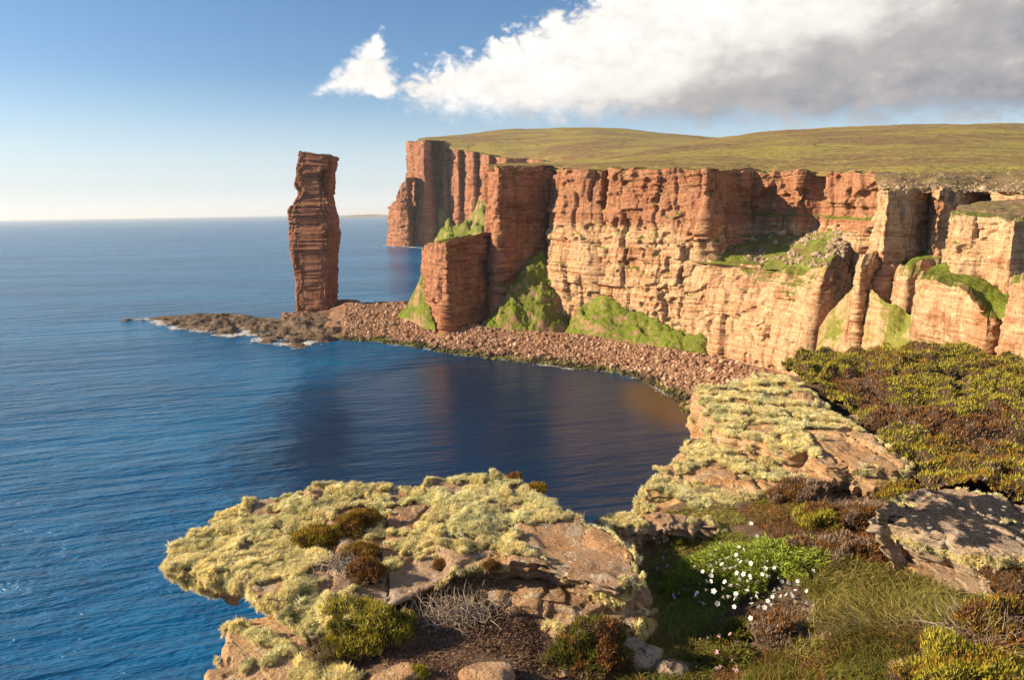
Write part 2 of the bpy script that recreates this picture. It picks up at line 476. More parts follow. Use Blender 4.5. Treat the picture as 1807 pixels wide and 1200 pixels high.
m, t, b = new_mat('wave_cut_rock'); M_platform = m
g = t.n('ShaderNodeNewGeometry'); pos = g.outputs['Position']
c = t.ramp(t.noise(t.vmul(pos, (0.03, 0.06, 0.5)), 1.0, 7, 0.68), [(0.3, (0.045, 0.032, 0.026)), (0.45, (0.10, 0.07, 0.05)), (0.6, (0.17, 0.12, 0.08)), (0.75, (0.27, 0.2, 0.12))])
sz = t.n('ShaderNodeSeparateXYZ'); t.put(sz.inputs[0], pos)
c = t.mix(t.remap(sz.outputs[2], 7.5, 12), c, (0.20, 0.10, 0.065))
t.put(b.inputs['Base Color'], c)
t.put(b.inputs['Normal'], t.bump(t.noise(pos, 0.5, 7, 0.7), 1.0, 1.2))

# sea: deep blue, with the lit cliff's brown reflection painted in beside the beach
m, t, b = new_mat('sea_water'); M_sea = m
g = t.n('ShaderNodeNewGeometry'); pos = g.outputs['Position']
sp_ = t.n('ShaderNodeSeparateXYZ'); t.put(sp_.inputs[0], pos)
def blob(cx, cy, rx, ry):
    a = t.math('DIVIDE', t.math('SUBTRACT', sp_.outputs[0], cx), rx); bb = t.math('DIVIDE', t.math('SUBTRACT', sp_.outputs[1], cy), ry)
    return t.math('SQRT', t.math('ADD', t.math('MULTIPLY', a, a), t.math('MULTIPLY', bb, bb)))
wn = t.math('MULTIPLY', t.math('SUBTRACT', t.noise(pos, 0.012, 5), 0.5), 0.5)
bay = t.remap(t.math('ADD', blob(-5, 300, 118, 170), wn), 1.1, 0.6)
deep = t.mix(t.remap(t.noise(t.vmul(pos, (0.002, 0.005, 1)), 1.0, 4), 0.35, 0.65), (0.003, 0.082, 0.215), (0.006, 0.125, 0.285))
c = t.mix(bay, deep, (0.004, 0.020, 0.052))  # dark cliff reflection put into the bay's base colour
c = t.mix(t.remap(t.math('ADD', blob(82, 312, 36, 66), wn), 1.0, 0.4), c, (0.075, 0.042, 0.022))
t.put(b.inputs['Base Color'], c)
b.inputs['Roughness'].default_value = 0.2
b.inputs['IOR'].default_value = 1.33
b.inputs['Specular IOR Level'].default_value = 0.27
rot = t.n('ShaderNodeVectorRotate', rotation_type='Z_AXIS'); t.put(rot.inputs['Vector'], pos); rot.inputs['Angle'].default_value = math.radians(-14)
wv = rot.outputs[0]
sw = t.noise(t.vmul(wv, (0.016, 0.085, 1)), 1.0, 2, 0.5)
w1 = t.noise(t.vmul(wv, (0.06, 0.23, 1)), 1.0, 4, 0.6, 0.3)
w2 = t.noise(t.vmul(pos, (0.5, 0.9, 1)), 1.0, 4, 0.6)
calm = t.math('MULTIPLY', t.math('SUBTRACT', 1.0, t.math('MULTIPLY', bay, 0.90)), t.remap(t.noise(t.vmul(pos, (0.003, 0.008, 1)), 1.0, 3), 0.3, 0.7, 0.55, 1.25))
hgt = t.math('ADD', t.math('ADD', t.math('MULTIPLY', sw, 7.0), t.math('MULTIPLY', w1, 5.0)), t.math('MULTIPLY', w2, 0.7))
t.put(b.inputs['Normal'], t.bump(t.math('MULTIPLY', hgt, calm), 1.0, 1.0))

m, t, b = new_mat('sea_foam'); M_foam = m
b.inputs['Base Color'].default_value = (0.8, 0.8, 0.8, 1)

# ------------------------------------------------------------------ the sea
def sea_sheet():
    ys = np.r_[-3000, -500, 0, np.geomspace(60, 60000, 40)]
    xs = np.r_[-60000, -20000, -4000, np.linspace(-1500, 1500, 25), 4000, 20000, 60000]
    X, Y = np.meshgrid(xs, ys)
    return mesh_obj('sea', np.stack([X, Y, X * 0], -1), grid_faces(len(ys), len(xs)), M_sea)
tag(sea_sheet(), kind='structure')

# ------------------------------------------------------------------ far headland and moor
farprof = lambda v, u: 28 * (1 - v) ** 2
o = curtain('far_headland', [(738, 2300, 248), (716, 2080, 249), (726, 1990, 250), (746, 1900, 247), (752, 1905, 247), (762, 2020, 246), (768, 2020, 247),
            (784, 1915, 260), (790, 1940, 261), (808, 1860, 264), (814, 1885, 265), (836, 1800, 268), (842, 1825, 269), (862, 1740, 273), (870, 1765, 275), (890, 1690, 279), (930, 1700, 279), (960, 1560, 284), (1010, 1500, 287), (1080, 1400, 292)],
            M_far, 430, 100, 11, k=2.6, back=60, rise=1, rim=0.4, profile=farprof, smooth=1, big=2, col=1.5, lay=0.8)
tag(o, kind='structure')
o = curtain('far_headland_buttress', [(712, 2150, 330), (690, 2000, 372), (700, 1900, 350), (706, 1880, 326), (718, 1870, 314), (726, 1950, 316)],
            M_far, 160, 110, 12, k=2.4, back=40, rise=2, smooth=2, profile=lambda v, u: 14 * (1 - v), col=1.4)
tag(o, kind='structure')

def moor(name, cols, nb, pw, seed, namp, mat):
    """cols: (px, y of near edge, depth of near edge, y of skyline, depth of skyline)"""
    c = np.array(cols, float); t = np.linspace(0, len(c) - 1, 220)
    q = np.stack([np.interp(t, np.arange(len(c)), c[:, i]) for i in range(5)], 1)
    for _ in range(40):
        q[1:-1] = (q[:-2] + 2 * q[1:-1] + q[2:]) / 4
    f = np.linspace(0, 1, nb)
    V = np.zeros((nb + 6, 220, 3))
    for j in range(220):
        a = W(q[j, 0], q[j, 1], q[j, 2]); s_ = W(q[j, 0], q[j, 3], q[j, 4])
        el0 = (a[2] - 90) / a[1]; el1 = (s_[2] - 90) / s_[1]
        Y = q[j, 2] + (q[j, 4] - q[j, 2]) * f ** 1.5
        e = el0 + (el1 - el0) * np.sin(f * math.pi / 2) ** pw
        V[:nb, j, 1] = Y; V[:nb, j, 2] = 90 + e * Y
        V[:nb, j, 0] = a[0] / a[1] * Y
        d = (V[nb - 1, j] - V[nb - 2, j])
        for k_ in range(6):
            Y2 = q[j, 4] * (1 + 0.15 * (k_ + 1))
            V[nb + k_, j] = (a[0] / a[1] * Y2, Y2, V[nb - 1, j, 2] - 40 * (k_ + 1))
    ff = np.r_[f, np.ones(6)][:, None]
    V[..., 2] -= 2.6 * (1 - ff) ** 10
    V[..., 2] += namp * ff * fbm(V[..., 0] / 160, V[..., 1] / 260, 0, seed, 5) + 0.3 * namp * ff * fbm(V[..., 0] / 22, V[..., 1] / 40, 0, seed + 5, 3)
    return mesh_obj(name, V, grid_faces(nb + 6, 220), mat, smooth=True)

o = moor('headland_moor', [(738, 247, 1990, 244.5, 2300), (760, 247, 2040, 242, 2500), (800, 263, 1900, 238, 2600), (840, 268, 1850, 234, 2700), (870, 274, 1790, 230, 2800), (930, 281, 1720, 227, 2900), (1000, 287, 1530, 224.5, 2900),
          (1050, 291, 1450, 223.5, 2900), (1100, 292, 1400, 227, 2900), (1180, 290, 1350, 236, 2700), (1260, 285, 1300, 243, 2500), (1400, 285, 1300, 252, 2500)], 90, 1.0, 51, 3.0, M_moor)
tag(o, kind='structure')
o = moor('moor', [(862, 293, 505, 291, 620), (920, 293, 505, 288.5, 700), (985, 294, 520, 285, 800), (1060, 295, 470, 277, 950), (1150, 297, 440, 260, 1150), (1250, 298, 425, 243.5, 1350), (1350, 301, 447, 231, 1500),
          (1430, 302, 417, 226, 1550), (1500, 303, 390, 222, 1600), (1600, 303, 352, 219, 1600), (1700, 302, 352, 218, 1600), (1807, 302, 345, 220, 1600), (1950, 300, 330, 226, 1600), (2150, 300, 320, 236, 1600)], 110, 1.0, 52, 3.0, M_moor)
tag(o, kind='structure')

# ------------------------------------------------------------------ near cliffs
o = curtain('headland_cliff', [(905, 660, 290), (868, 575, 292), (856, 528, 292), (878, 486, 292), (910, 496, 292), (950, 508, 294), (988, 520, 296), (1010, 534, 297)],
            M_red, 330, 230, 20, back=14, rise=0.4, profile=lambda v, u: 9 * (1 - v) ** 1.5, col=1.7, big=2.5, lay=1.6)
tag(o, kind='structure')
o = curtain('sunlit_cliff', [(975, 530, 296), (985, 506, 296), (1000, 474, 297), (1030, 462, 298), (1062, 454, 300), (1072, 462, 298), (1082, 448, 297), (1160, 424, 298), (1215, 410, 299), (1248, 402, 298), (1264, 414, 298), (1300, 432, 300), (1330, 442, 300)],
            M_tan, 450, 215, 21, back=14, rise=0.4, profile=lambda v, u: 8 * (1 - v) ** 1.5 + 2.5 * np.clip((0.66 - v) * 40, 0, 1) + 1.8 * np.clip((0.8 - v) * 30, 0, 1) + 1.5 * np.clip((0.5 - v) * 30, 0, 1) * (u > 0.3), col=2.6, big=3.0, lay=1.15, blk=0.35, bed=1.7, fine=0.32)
tag(o, kind='structure')
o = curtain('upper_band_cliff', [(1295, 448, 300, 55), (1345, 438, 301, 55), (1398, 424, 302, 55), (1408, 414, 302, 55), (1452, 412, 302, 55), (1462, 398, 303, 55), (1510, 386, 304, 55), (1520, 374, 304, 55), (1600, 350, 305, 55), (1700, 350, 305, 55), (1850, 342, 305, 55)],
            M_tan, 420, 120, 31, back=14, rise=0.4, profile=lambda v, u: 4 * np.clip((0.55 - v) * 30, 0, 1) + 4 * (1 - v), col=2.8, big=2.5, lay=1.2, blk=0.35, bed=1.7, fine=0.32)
tag(o, kind='structure')
o = curtain('headland_outlier', [(800, 600, 432), (748, 540, 434), (753, 505, 430), (786, 466, 427), (815, 476, 424), (846, 490, 421), (870, 505, 410)],
            M_red, 260, 150, 22, back=22, rise=3, rim=3.0, profile=lambda v, u: 5 * (1 - v), col=1.6, big=2)
tag(o, kind='structure')

LC = [(1165, 424, 446), (1225, 394, 456), (1270, 374, 468), (1320, 357, 478), (1375, 338, 482), (1415, 324, 484), (1436, 318, 484), (1446, 326, 482), (1480, 346, 478), (1530, 366, 470)]
def roll(v, u):          # convex shoulder: the upper part leans back inland
    return 30 * np.clip((v - 0.45) / 0.55, 0, 1) ** 2.2 * np.clip((u - 0.12) / 0.4, 0, 1)
o = curtain('lower_cliff', LC, M_ochre, 390, 175, 23, back=30, rise=2, shift=roll, profile=lambda v, u: 5 * (1 - v), col=1.7, big=4.5, lay=0.8, blk=0.3, bed=1.5, fine=0.3, colw=8)
tag(o, kind='structure')

# terrace of rockfall between the upper band and the lower cliff
A = [W(1195, 422, 428), W(1262, 405, 442), W(1300, 398, 466), W(1340, 394, 460), W(1400, 394, 436), W(1450, 393, 416), W(1490, 392, 400), W(1520, 391, 388), W(1560, 392, 370), W(1612, 396, 356)]
B = []
for i, q in enumerate(LC):
    k_ = min(1, max(0, (i - 0.8) / 3)) * 30
    e = W(q[0], q[2], q[1]); B.append(e + (0.6 * k_, 0.8 * k_, -1.2))
V_terr = loft(A, B, 260, 120, 3.5, 18, 61, sag=1.0)
tag(loft_obj('rockfall_terrace', V_terr, M_terrace), kind='structure')

# right-hand ravine and buttresses
o = curtain('ravine_tower', [(1552, 318, 338), (1560, 268, 340), (1566, 262, 340), (1600, 264, 339), (1642, 282, 338), (1650, 270, 337), (1658, 262, 337), (1688, 268, 338), (1700, 292, 338), (1748, 300, 338), (1752, 282, 340), (1830, 268, 342), (1950, 250, 345)],
            M_ochre, 460, 165, 24, back=10, rise=0.6, k=0.75, profile=lambda v, u: 10 * (1 - v) ** 1.3 + 2.5 * np.clip((0.72 - v) * 14, 0, 1), col=1.7, big=1.2, smooth=1, colw=10, blk=0.35, bed=1.6, fine=0.35)
tag(o, kind='structure')
A = [W(1540, 302, 350), W(1600, 304, 342), W(1650, 304, 340), W(1700, 303, 338), W(1760, 302, 335), W(1830, 299, 330), W(1960, 298, 320)]
B = [W(1553, 339, 300), W(1562, 341, 266), W(1600, 340, 268), W(1650, 338, 276), W(1710, 339, 292), W(1830, 342, 270), W(1960, 345, 250)]
V_hp = loft(A, B, 200, 70, 1.6, 9, 62)
tag(loft_obj('heath_plateau', V_hp, M_heath), kind='structure')
o = curtain('ravine_rib', [(1518, 300, 480), (1510, 262, 470), (1518, 256, 474), (1545, 262, 466), (1580, 268, 458)], M_ochre, 200, 200, 25, zbot=10, k=0.7, back=8, rise=4, profile=lambda v, u: 5 * (1 - v), col=1.5, big=1)
tag(o, kind='structure')
o = curtain('ravine_lower_rib', [(1578, 268, 492), (1584, 246, 492), (1600, 240, 490), (1640, 244, 484), (1668, 256, 474)], M_ochre, 170, 130, 26, zbot=8, k=0.7, back=8, rise=4, profile=lambda v, u: 4 * (1 - v), col=1.8, big=1)
tag(o, kind='structure')
A = [W(1585, 480, 262), W(1610, 452, 266), W(1640, 440, 270), W(1670, 452, 262), W(1690, 470, 250)]
B = [W(1578, 505, 248), W(1600, 492, 241), W(1640, 486, 244), W(1668, 478, 250), W(1690, 490, 240)]
tag(loft_obj('ravine_ledge_grass', loft(A, B, 80, 40, 1.0, 6, 63, sag=1.0), M_grass), kind='structure')
o = curtain('upper_block_cliff', [(1675, 246, 380), (1690, 212, 384), (1694, 208, 382), (1745, 203, 386), (1782, 196, 392), (1790, 193, 392), (1835, 197, 390), (1900, 200, 388)],
            M_ochre, 330, 130, 27, blk=0.35, bed=1.6, fine=0.35, zbot=52, k=0.7, back=6, rise=1.0, profile=lambda v, u: 2 * (1 - v), col=1.6, big=1.2, smooth=1)
tag(o, kind='structure')
A = [W(1690, 366, 240), W(1720, 358, 238), W(1770, 352, 236), W(1830, 349, 232), W(1900, 345, 228)]
B = [W(1684, 382, 218), W(1720, 382, 208), W(1770, 388, 201), W(1835, 390, 198), W(1900, 388, 200)]
tag(loft_obj('upper_block_turf', loft(A, B, 110, 40, 0.8, 5, 64, sag=0.8), M_heath), kind='structure')
A = [W(1650, 470, 232), W(1680, 462, 222), W(1720, 472, 212), W(1760, 486, 207), W(1800, 498, 200), W(1850, 500, 198)]
B = [W(1628, 490, 206), W(1655, 500, 200), W(1695, 525, 190), W(1745, 568, 180), W(1775, 560, 178), W(1850, 560, 176)]
tag(loft_obj('middle_block_grass', loft(A, B, 110, 60, 1.2, 6, 65, sag=1.2), M_grass), kind='structure')
o = curtain('middle_block_cliff', [(1622, 232, 484), (1626, 208, 492), (1655, 199, 498), (1700, 188, 522), (1742, 178, 562), (1756, 178, 566), (1770, 190, 560), (1790, 200, 540)],
            M_ochre, 300, 140, 28, blk=0.35, bed=1.6, fine=0.35, zbot=4, k=0.65, back=6, rise=1, profile=lambda v, u: 4 * (1 - v), col=1.3, big=1.0, smooth=1)
tag(o, kind='structure')
o = curtain('near_block_cliff', [(1806, 190, 492), (1786, 170, 502), (1778, 158, 506), (1790, 150, 500), (1840, 142, 496), (1950, 138, 494)],
            M_ochre, 250, 130, 29, blk=0.35, bed=1.6, fine=0.35, zbot=2, k=0.6, back=8, rise=1, profile=lambda v, u: 9 * (1 - v) ** 1.4, col=1.2, big=1.0, smooth=1)
tag(o, kind='structure')
A = [W(1572, 535, 236), W(1600, 548, 232), W(1640, 560, 216), W(1690, 585, 196), W(1750, 615, 180)]
B = [W(1545, 690, 214), W(1590, 700, 202), W(1640, 705, 188), W(1700, 710, 174), W(1770, 715, 162)]
tag(loft_obj('ravine_side_slope', loft(A, B, 200, 130, 5.0, 12, 66, sag=2, oct=6), M_ravine), kind='structure')
A = [W(1446, 575, 312), W(1462, 548, 300), W(1490, 524, 284), W(1525, 502, 262), W(1550, 525, 250), W(1580, 550, 244)]
B = [W(1425, 690, 285), W(1445, 695, 270), W(1480, 700, 256), W(1525, 705, 244), W(1556, 705, 238), W(1590, 705, 232)]
tag(loft_obj('ravine_grass_ridge', loft(A, B, 200, 130, 5.0, 14, 67, sag=3, oct=6), M_ravine), kind='structure')

# ------------------------------------------------------------------ beach, talus, isthmus
bA = [G(585, 545, 12), G(612, 533, 17), G(650, 537, 17), G(700, 535, 18), G(742, 552, 15), G(790, 570, 13), G(870, 574, 13), G(960, 585, 12), G(1040, 592, 12), G(1110, 604, 12), G(1190, 616, 12), G(1260, 628, 12), G(1330, 645, 12), G(1420, 670, 13), G(1560, 740, 10), G(1640, 860, 6)]
bB = [G(560, 605, -1), G(612, 606, -1), G(650, 607, -1), G(695, 613, -1), G(745, 621, -1), G(800, 630, -1), G(870, 639, -1), G(960, 650, -1), G(1040, 659, -1), G(1105, 668, -1), G(1165, 694, -1), G(1200, 728, -1), G(1216, 765, -1), G(1212, 830, -1), G(1240, 900, -1), G(1290, 1000, -1)]
V_beach = loft(bA, bB, 420, 70, 1.2, 12, 71, sag=-1.0)
back = V_beach[-1].copy(); back[:, 1] += 25; back[:, 2] -= 14
V_b2 = np.concatenate([V_beach, back[None]], 0)
o = mesh_obj('beach', V_b2, grid_faces(V_b2.shape[0], V_b2.shape[1]), M_beach, tint=0.35)
tag(o, kind='structure')

def mound(name, peak, foot, mat, seed, amp=1.2, nb=70, na=120, pw=0.8, sc=11):
    """talus fan: foot polyline swept up to a peak polyline"""
    V = loft(peak, foot, na, nb, amp, sc, seed, pw=pw, oct=6)
    V[..., 2] += 0.07 * amp * fbm(V[..., 0] / 1.6, V[..., 1] / 1.6, 0, seed + 9, 3)
    return tag(loft_obj(name, V, mat), kind='structure')
mound('grass_knoll', [W(862, 560, 486), W(880, 538, 486), W(905, 505, 486), W(925, 472, 488), W(942, 452, 490), W(956, 447, 492), W(972, 455, 494), W(988, 478, 496), W(1010, 515, 494), W(1040, 530, 485)],
      [W(842, 578, 466), W(858, 588, 456), W(880, 596, 450), W(905, 601, 446), W(930, 604, 443), W(955, 605, 442), W(980, 603, 444), W(1008, 597, 448), W(1036, 588, 453), W(1060, 574, 462)], M_grass, 72, 6.0, 100, 170, pw=0.72, sc=11)
mound('grass_talus', [W(1010, 560, 458), W(1050, 526, 446), W(1070, 522, 438), W(1110, 546, 425), W(1160, 562, 412), W(1220, 580, 396), W(1270, 600, 382), W(1320, 630, 366)],
      [W(985, 612, 440), W(1015, 608, 430), W(1060, 606, 419), W(1120, 614, 405), W(1180, 626, 388), W(1235, 636, 373), W(1275, 645, 362), W(1318, 655, 354)], M_grass, 73, 4.5, 100, 170)
mound('outlier_talus', [W(712, 548, 530), W(730, 515, 528), W(744, 485, 524), W(754, 505, 510), W(766, 555, 486)],
      [W(702, 560, 515), W(722, 568, 500), W(738, 574, 488), W(752, 580, 476), W(768, 585, 468)], M_grass, 74, 3.0)
mound('far_headland_grass_slope', [W(752, 402, 1985), W(764, 372, 1990), W(776, 352, 1990), W(788, 362, 1970), W(800, 390, 1940), W(815, 385, 1910), W(830, 360, 1880), W(850, 335, 1850), W(872, 340, 1800)],
      [G(750, 434, -5), G(762, 438, -5), G(776, 441, -5), G(790, 444, -5), G(803, 447, -5), G(816, 449, -5), G(832, 452, -5), G(852, 455, -5), G(880, 460, -5)], M_grass, 75, 22, pw=1.25, sc=40)

# stone shapes
def icos(sub):
    p = (1 + 5 ** .5) / 2
    v = [(-1, p, 0), (1, p, 0), (-1, -p, 0), (1, -p, 0), (0, -1, p), (0, 1, p), (0, -1, -p), (0, 1, -p), (p, 0, -1), (p, 0, 1), (-p, 0, -1), (-p, 0, 1)]
    f = [(0, 11, 5), (0, 5, 1), (0, 1, 7), (0, 7, 10), (0, 10, 11), (1, 5, 9), (5, 11, 4), (11, 10, 2), (10, 7, 6), (7, 1, 8), (3, 9, 4), (3, 4, 2), (3, 2, 6), (3, 6, 8), (3, 8, 9), (4, 9, 5), (2, 4, 11), (6, 2, 10), (8, 6, 7), (9, 8, 1)]
    v = [np.array(x) / np.linalg.norm(x) for x in v]
    for _ in range(sub):
        nf, cache = [], {}
        def mid(a, b_):
            k_ = (min(a, b_), max(a, b_))
            if k_ not in cache:
                q = v[a] + v[b_]; v.append(q / np.linalg.norm(q)); cache[k_] = len(v) - 1
            return cache[k_]
        for a, b_, c_ in f:
            x, y, z = mid(a, b_), mid(b_, c_), mid(c_, a)
            nf += [(a, x, z), (b_, y, x), (c_, z, y), (x, y, z)]
        f = nf
    return np.array(v), np.array(f)
IC0, IC1, IC3 = icos(0), icos(1), icos(3)

def stone_verts(base, seed, flat=0.7, rough=0.35):
    v = base[0].copy()
    rg = np.random.default_rng(seed)
    for _ in range(7):                                   # planar cuts make it angular
        n = rg.normal(size=3); n /= np.linalg.norm(n); d = rg.uniform(0.45, 0.8)
        e = v @ n - d
        v = v - np.clip(e, 0, None)[:, None] * n * 0.9
    v = v * (1 + rough * 0.3 * fbm(v[:, 0] * 1.7, v[:, 1] * 1.7, v[:, 2] * 1.7, seed, 3))[:, None]
    return v * np.array([1, rg.uniform(0.65, 0.95), flat])

def scatter_tree():
    ng = bpy.data.node_groups.new('scatter', 'GeometryNodeTree')
    ng.interface.new_socket('Geometry', in_out='INPUT', socket_type='NodeSocketGeometry')
    cs = ng.interface.new_socket('Pieces', in_out='INPUT', socket_type='NodeSocketCollection')
    ng.interface.new_socket('Geometry', in_out='OUTPUT', socket_type='NodeSocketGeometry')
    gi, go = ng.nodes.new('NodeGroupInput'), ng.nodes.new('NodeGroupOutput')
    ci = ng.nodes.new('GeometryNodeCollectionInfo'); ci.inputs['Separate Children'].default_value = True; ci.inputs['Reset Children'].default_value = True
    ip = ng.nodes.new('GeometryNodeInstanceOnPoints'); ip.inputs['Pick Instance'].default_value = True
    def at(nm, ty):
        a = ng.nodes.new('GeometryNodeInputNamedAttribute'); a.data_type = ty; a.inputs['Name'].default_value = nm
        return a.outputs['Attribute']
    L = ng.links.new
    L(gi.outputs['Pieces'], ci.inputs['Collection'])
    L(gi.outputs['Geometry'], ip.inputs['Points']); L(ci.outputs[0], ip.inputs['Instance'])
    L(at('pick', 'INT'), ip.inputs['Instance Index']); L(at('rot', 'FLOAT_VECTOR'), ip.inputs['Rotation']); L(at('scl', 'FLOAT'), ip.inputs['Scale'])
    L(ip.outputs[0], go.inputs[0])
    return ng, cs.identifier
SCATTER, SCATTER_IN = scatter_tree()

def piece_set(name, meshes):
    """source shapes for a scatter: kept in a collection of their own"""
    c = bpy.data.collections.new(name)
    for k_, me in enumerate(meshes):
        c.objects.link(bpy.data.objects.new('%s_piece' % name, me))
    return c

def scatter(name, P, rot, scl, tint, pieces, rg_, parent=None):
    n = len(P)
    m = bpy.data.meshes.new(name)
    m.vertices.add(n); m.vertices.foreach_set('co', np.asarray(P, np.float32).ravel())
    m.attributes.new('pick', 'INT', 'POINT').data.foreach_set('value', rg_.integers(0, len(pieces.objects), n).astype(np.int32))
    m.attributes.new('rot', 'FLOAT_VECTOR', 'POINT').data.foreach_set('vector', np.asarray(rot, np.float32).ravel())
    m.attributes.new('scl', 'FLOAT', 'POINT').data.foreach_set('value', np.asarray(scl, np.float32).ravel())
    c = np.ones((n, 4), np.float32); c[:, :3] = tint
    m.attributes.new('tint', 'FLOAT_COLOR', 'POINT').data.foreach_set('color', c.ravel())
    o = bpy.data.objects.new(name, m); COL.objects.link(o)
    if parent: o.parent = parent
    md = o.modifiers.new('scatter', 'NODES'); md.node_group = SCATTER; md[SCATTER_IN] = pieces
    return o

STONE_SETS = {}
def scatter_stones(name, P, size, mat, seed, base=IC1):
    rg_ = np.random.default_rng(seed)
    if mat.name not in STONE_SETS:
        ms = []
        for i in range(12):
            o_ = mesh_obj('stone_shape', stone_verts(base, seed + i), base[1], mat); ms.append(o_.data); bpy.data.objects.remove(o_)
        STONE_SETS[mat.name] = piece_set(mat.name, ms)
    n = len(P)
    rot = np.stack([rg_.normal(0, 0.35, n), rg_.normal(0, 0.35, n), rg_.uniform(0, 6.283, n)], 1)
    return scatter(name, P, rot, size, rg_.uniform(0, 1, n)[:, None] * np.ones(3), STONE_SETS[mat.name], rg_)

def surf_points(V, n, seed, vmin=0.0, vmax=1.0, umin=0.0, umax=1.0, pw=1.0):
    rg = np.random.default_rng(seed)
    r = (vmin + (vmax - vmin) * rg.uniform(0, 1, n) ** pw) * (V.shape[0] - 1); c = (umin + (umax - umin) * rg.uniform(0, 1, n)) * (V.shape[1] - 1)
    i, j = np.minimum(r.astype(int), V.shape[0] - 2), np.minimum(c.astype(int), V.shape[1] - 2)
    a, b_ = (r - i)[:, None], (c - j)[:, None]
    return V[i, j] * (1 - a) * (1 - b_) + V[i + 1, j] * a * (1 - b_) + V[i, j + 1] * (1 - a) * b_ + V[i + 1, j + 1] * a * b_

rg = np.random.default_rng(5)
pts = surf_points(V_beach, 26000, 81, 0.04, 0.98, 0.06, 1.0, 0.95)
sz = np.exp(rg.normal(-0.85, 0.62, len(pts)).clip(-2, 0.95))
pts[:, 2] += sz * 0.15
tag(scatter_stones('beach_stones', pts, sz, M_beach, 82), 'mass of rounded red stones covering the curved beach', 'stones', kind='stuff')
pts = surf_points(V_terr, 4200, 83, 0.05, 0.97, 0.1, 0.97)
keep = fbm(pts[:, 0] / 14, pts[:, 1] / 14, 0, 84, 3) > -0.12
pts = pts[keep]; sz = np.exp(rg.normal(-0.3, 0.5, len(pts))) * 0.95
tag(scatter_stones('rockfall_stones', pts, sz, M_boulder, 85), 'pale scattered stones on the rockfall terrace below the upper cliff', 'stones', kind='stuff')

pts = np.vstack([surf_points(V_hp, 900, 86, 0.0, 0.28, 0.02, 0.9, 1.6), surf_points(V_hp, 500, 87, 0.0, 1.0, 0.0, 0.95)])
tag(scatter_stones('plateau_stones', pts, np.exp(rg.normal(-1.0, 0.45, len(pts))), M_boulder, 89), 'pale loose stones strewn along the rim of the near plateau', 'stones', kind='stuff')

def boulder(name, label, P, r, mat, seed, group=None, flat=0.7, cat='boulder'):
    v = stone_verts(IC3, seed, flat, 0.5)
    o = mesh_obj(name, v * r, IC3[1], mat, tint=0.75)
    o.location = P
    return tag(o, label, cat, group)
tb = [(1345, 398, 3.6), (1282, 392, 3.0), (1378, 414, 3.4), (1368, 432, 3.0), (1420, 425, 2.6), (1455, 382, 2.4), (1330, 425, 2.6), (1300, 418, 2.4), (1440, 452, 2.8), (1395, 448, 2.2), (1500, 415, 2.2), (1250, 440, 2.4), (1520, 440, 2.0)]
flatV = V_terr.reshape(-1, 3)
dv = flatV - EYE
sx = CX + F * (dv @ RC) / (dv @ FWD); sy = CY - F * (dv @ UC) / (dv @ FWD)
for i, (px, py, r) in enumerate(tb):
    k_ = np.argmin((sx - px) ** 2 + (sy - py) ** 2)
    boulder('boulder', 'large pale boulder lying on the grassy rockfall terrace', flatV[k_] + (0, 0, r * 0.25), r, M_boulder, 300 + i, 'boulders on the rockfall terrace')
bp = surf_points(V_beach, 36, 88, 0.05, 0.3, 0.05, 0.95)
for i, q in enumerate(bp):
    boulder('shore_boulder', 'big dark boulder among the stones at the edge of the bay', q + (0, 0, 0.4), 1.3 + 1.2 * rg.uniform(), M_beach, 400 + i, 'boulders along the waterline')

# wave-cut platform round the stack
pA = [G(205, 569, -2), G(250, 562, 0.5), G(300, 558, 3), G(370, 554, 5), G(400, 554, 5), G(450, 560, 3), G(500, 562, 4), G(525, 553, 8), G(560, 548, 10), G(600, 545, 12), G(640, 545, 14)]
pB = [G(205, 571, -2), G(250, 573, -2), G(300, 582, -2), G(345, 597, -2), G(390, 607, -2), G(440, 612, -2), G(490, 615, -2), G(520, 628, -2), G(550, 622, -2), G(605, 606, -2), G(640, 606, -2)]
V_pl = loft(pA, pB, 300, 90, 3.4, 11, 91, sag=0.6, terr=1.0, oct=6)
bk = V_pl[-1].copy(); bk2 = bk.copy(); bk2[:, 1] += 14; bk2[:, 2] = -3
bk1 = bk.copy(); bk1[:, 1] += 6; bk1[:, 2] -= 0.5
V_p2 = np.concatenate([V_pl, bk1[None], bk2[None]], 0)
tag(mesh_obj('rock_platform', V_p2, grid_faces(V_p2.shape[0], V_p2.shape[1]), M_platform), kind='structure')
# broken ridge of the isthmus and the plinth of the stack
A = [W(500, 556, 600), W(530, 550, 595), W(560, 545, 600), W(600, 528, 600), W(615, 528, 598), W(640, 534, 590), W(690, 533, 575), W(720, 532, 560), W(745, 540, 545)]
B = [W(495, 565, 560), W(520, 567, 545), W(555, 572, 535), W(590, 580, 525), W(610, 585, 515), W(640, 580, 510), W(690, 572, 505), W(725, 572, 500), W(750, 580, 490)]
V_is = loft(A, B, 220, 70, 3.4, 9, 92, sag=2.0, oct=6)
bk = V_is[-1].copy(); bk[:, 1] += 25; bk[:, 2] = -3
V_i2 = np.concatenate([V_is, bk[None]], 0)
tag(mesh_obj('isthmus_ridge', V_i2, grid_faces(V_i2.shape[0], V_i2.shape[1]), M_scree), kind='structure')
pts = surf_points(V_is, 1500, 93, 0.0, 0.9, 0.4, 1.0)
tag(scatter_stones('isthmus_stones', pts, np.exp(rg.normal(-0.1, 0.45, len(pts))), M_beach, 94), 'broken red stones strewn over the low neck beside the stack', 'stones', kind='stuff')

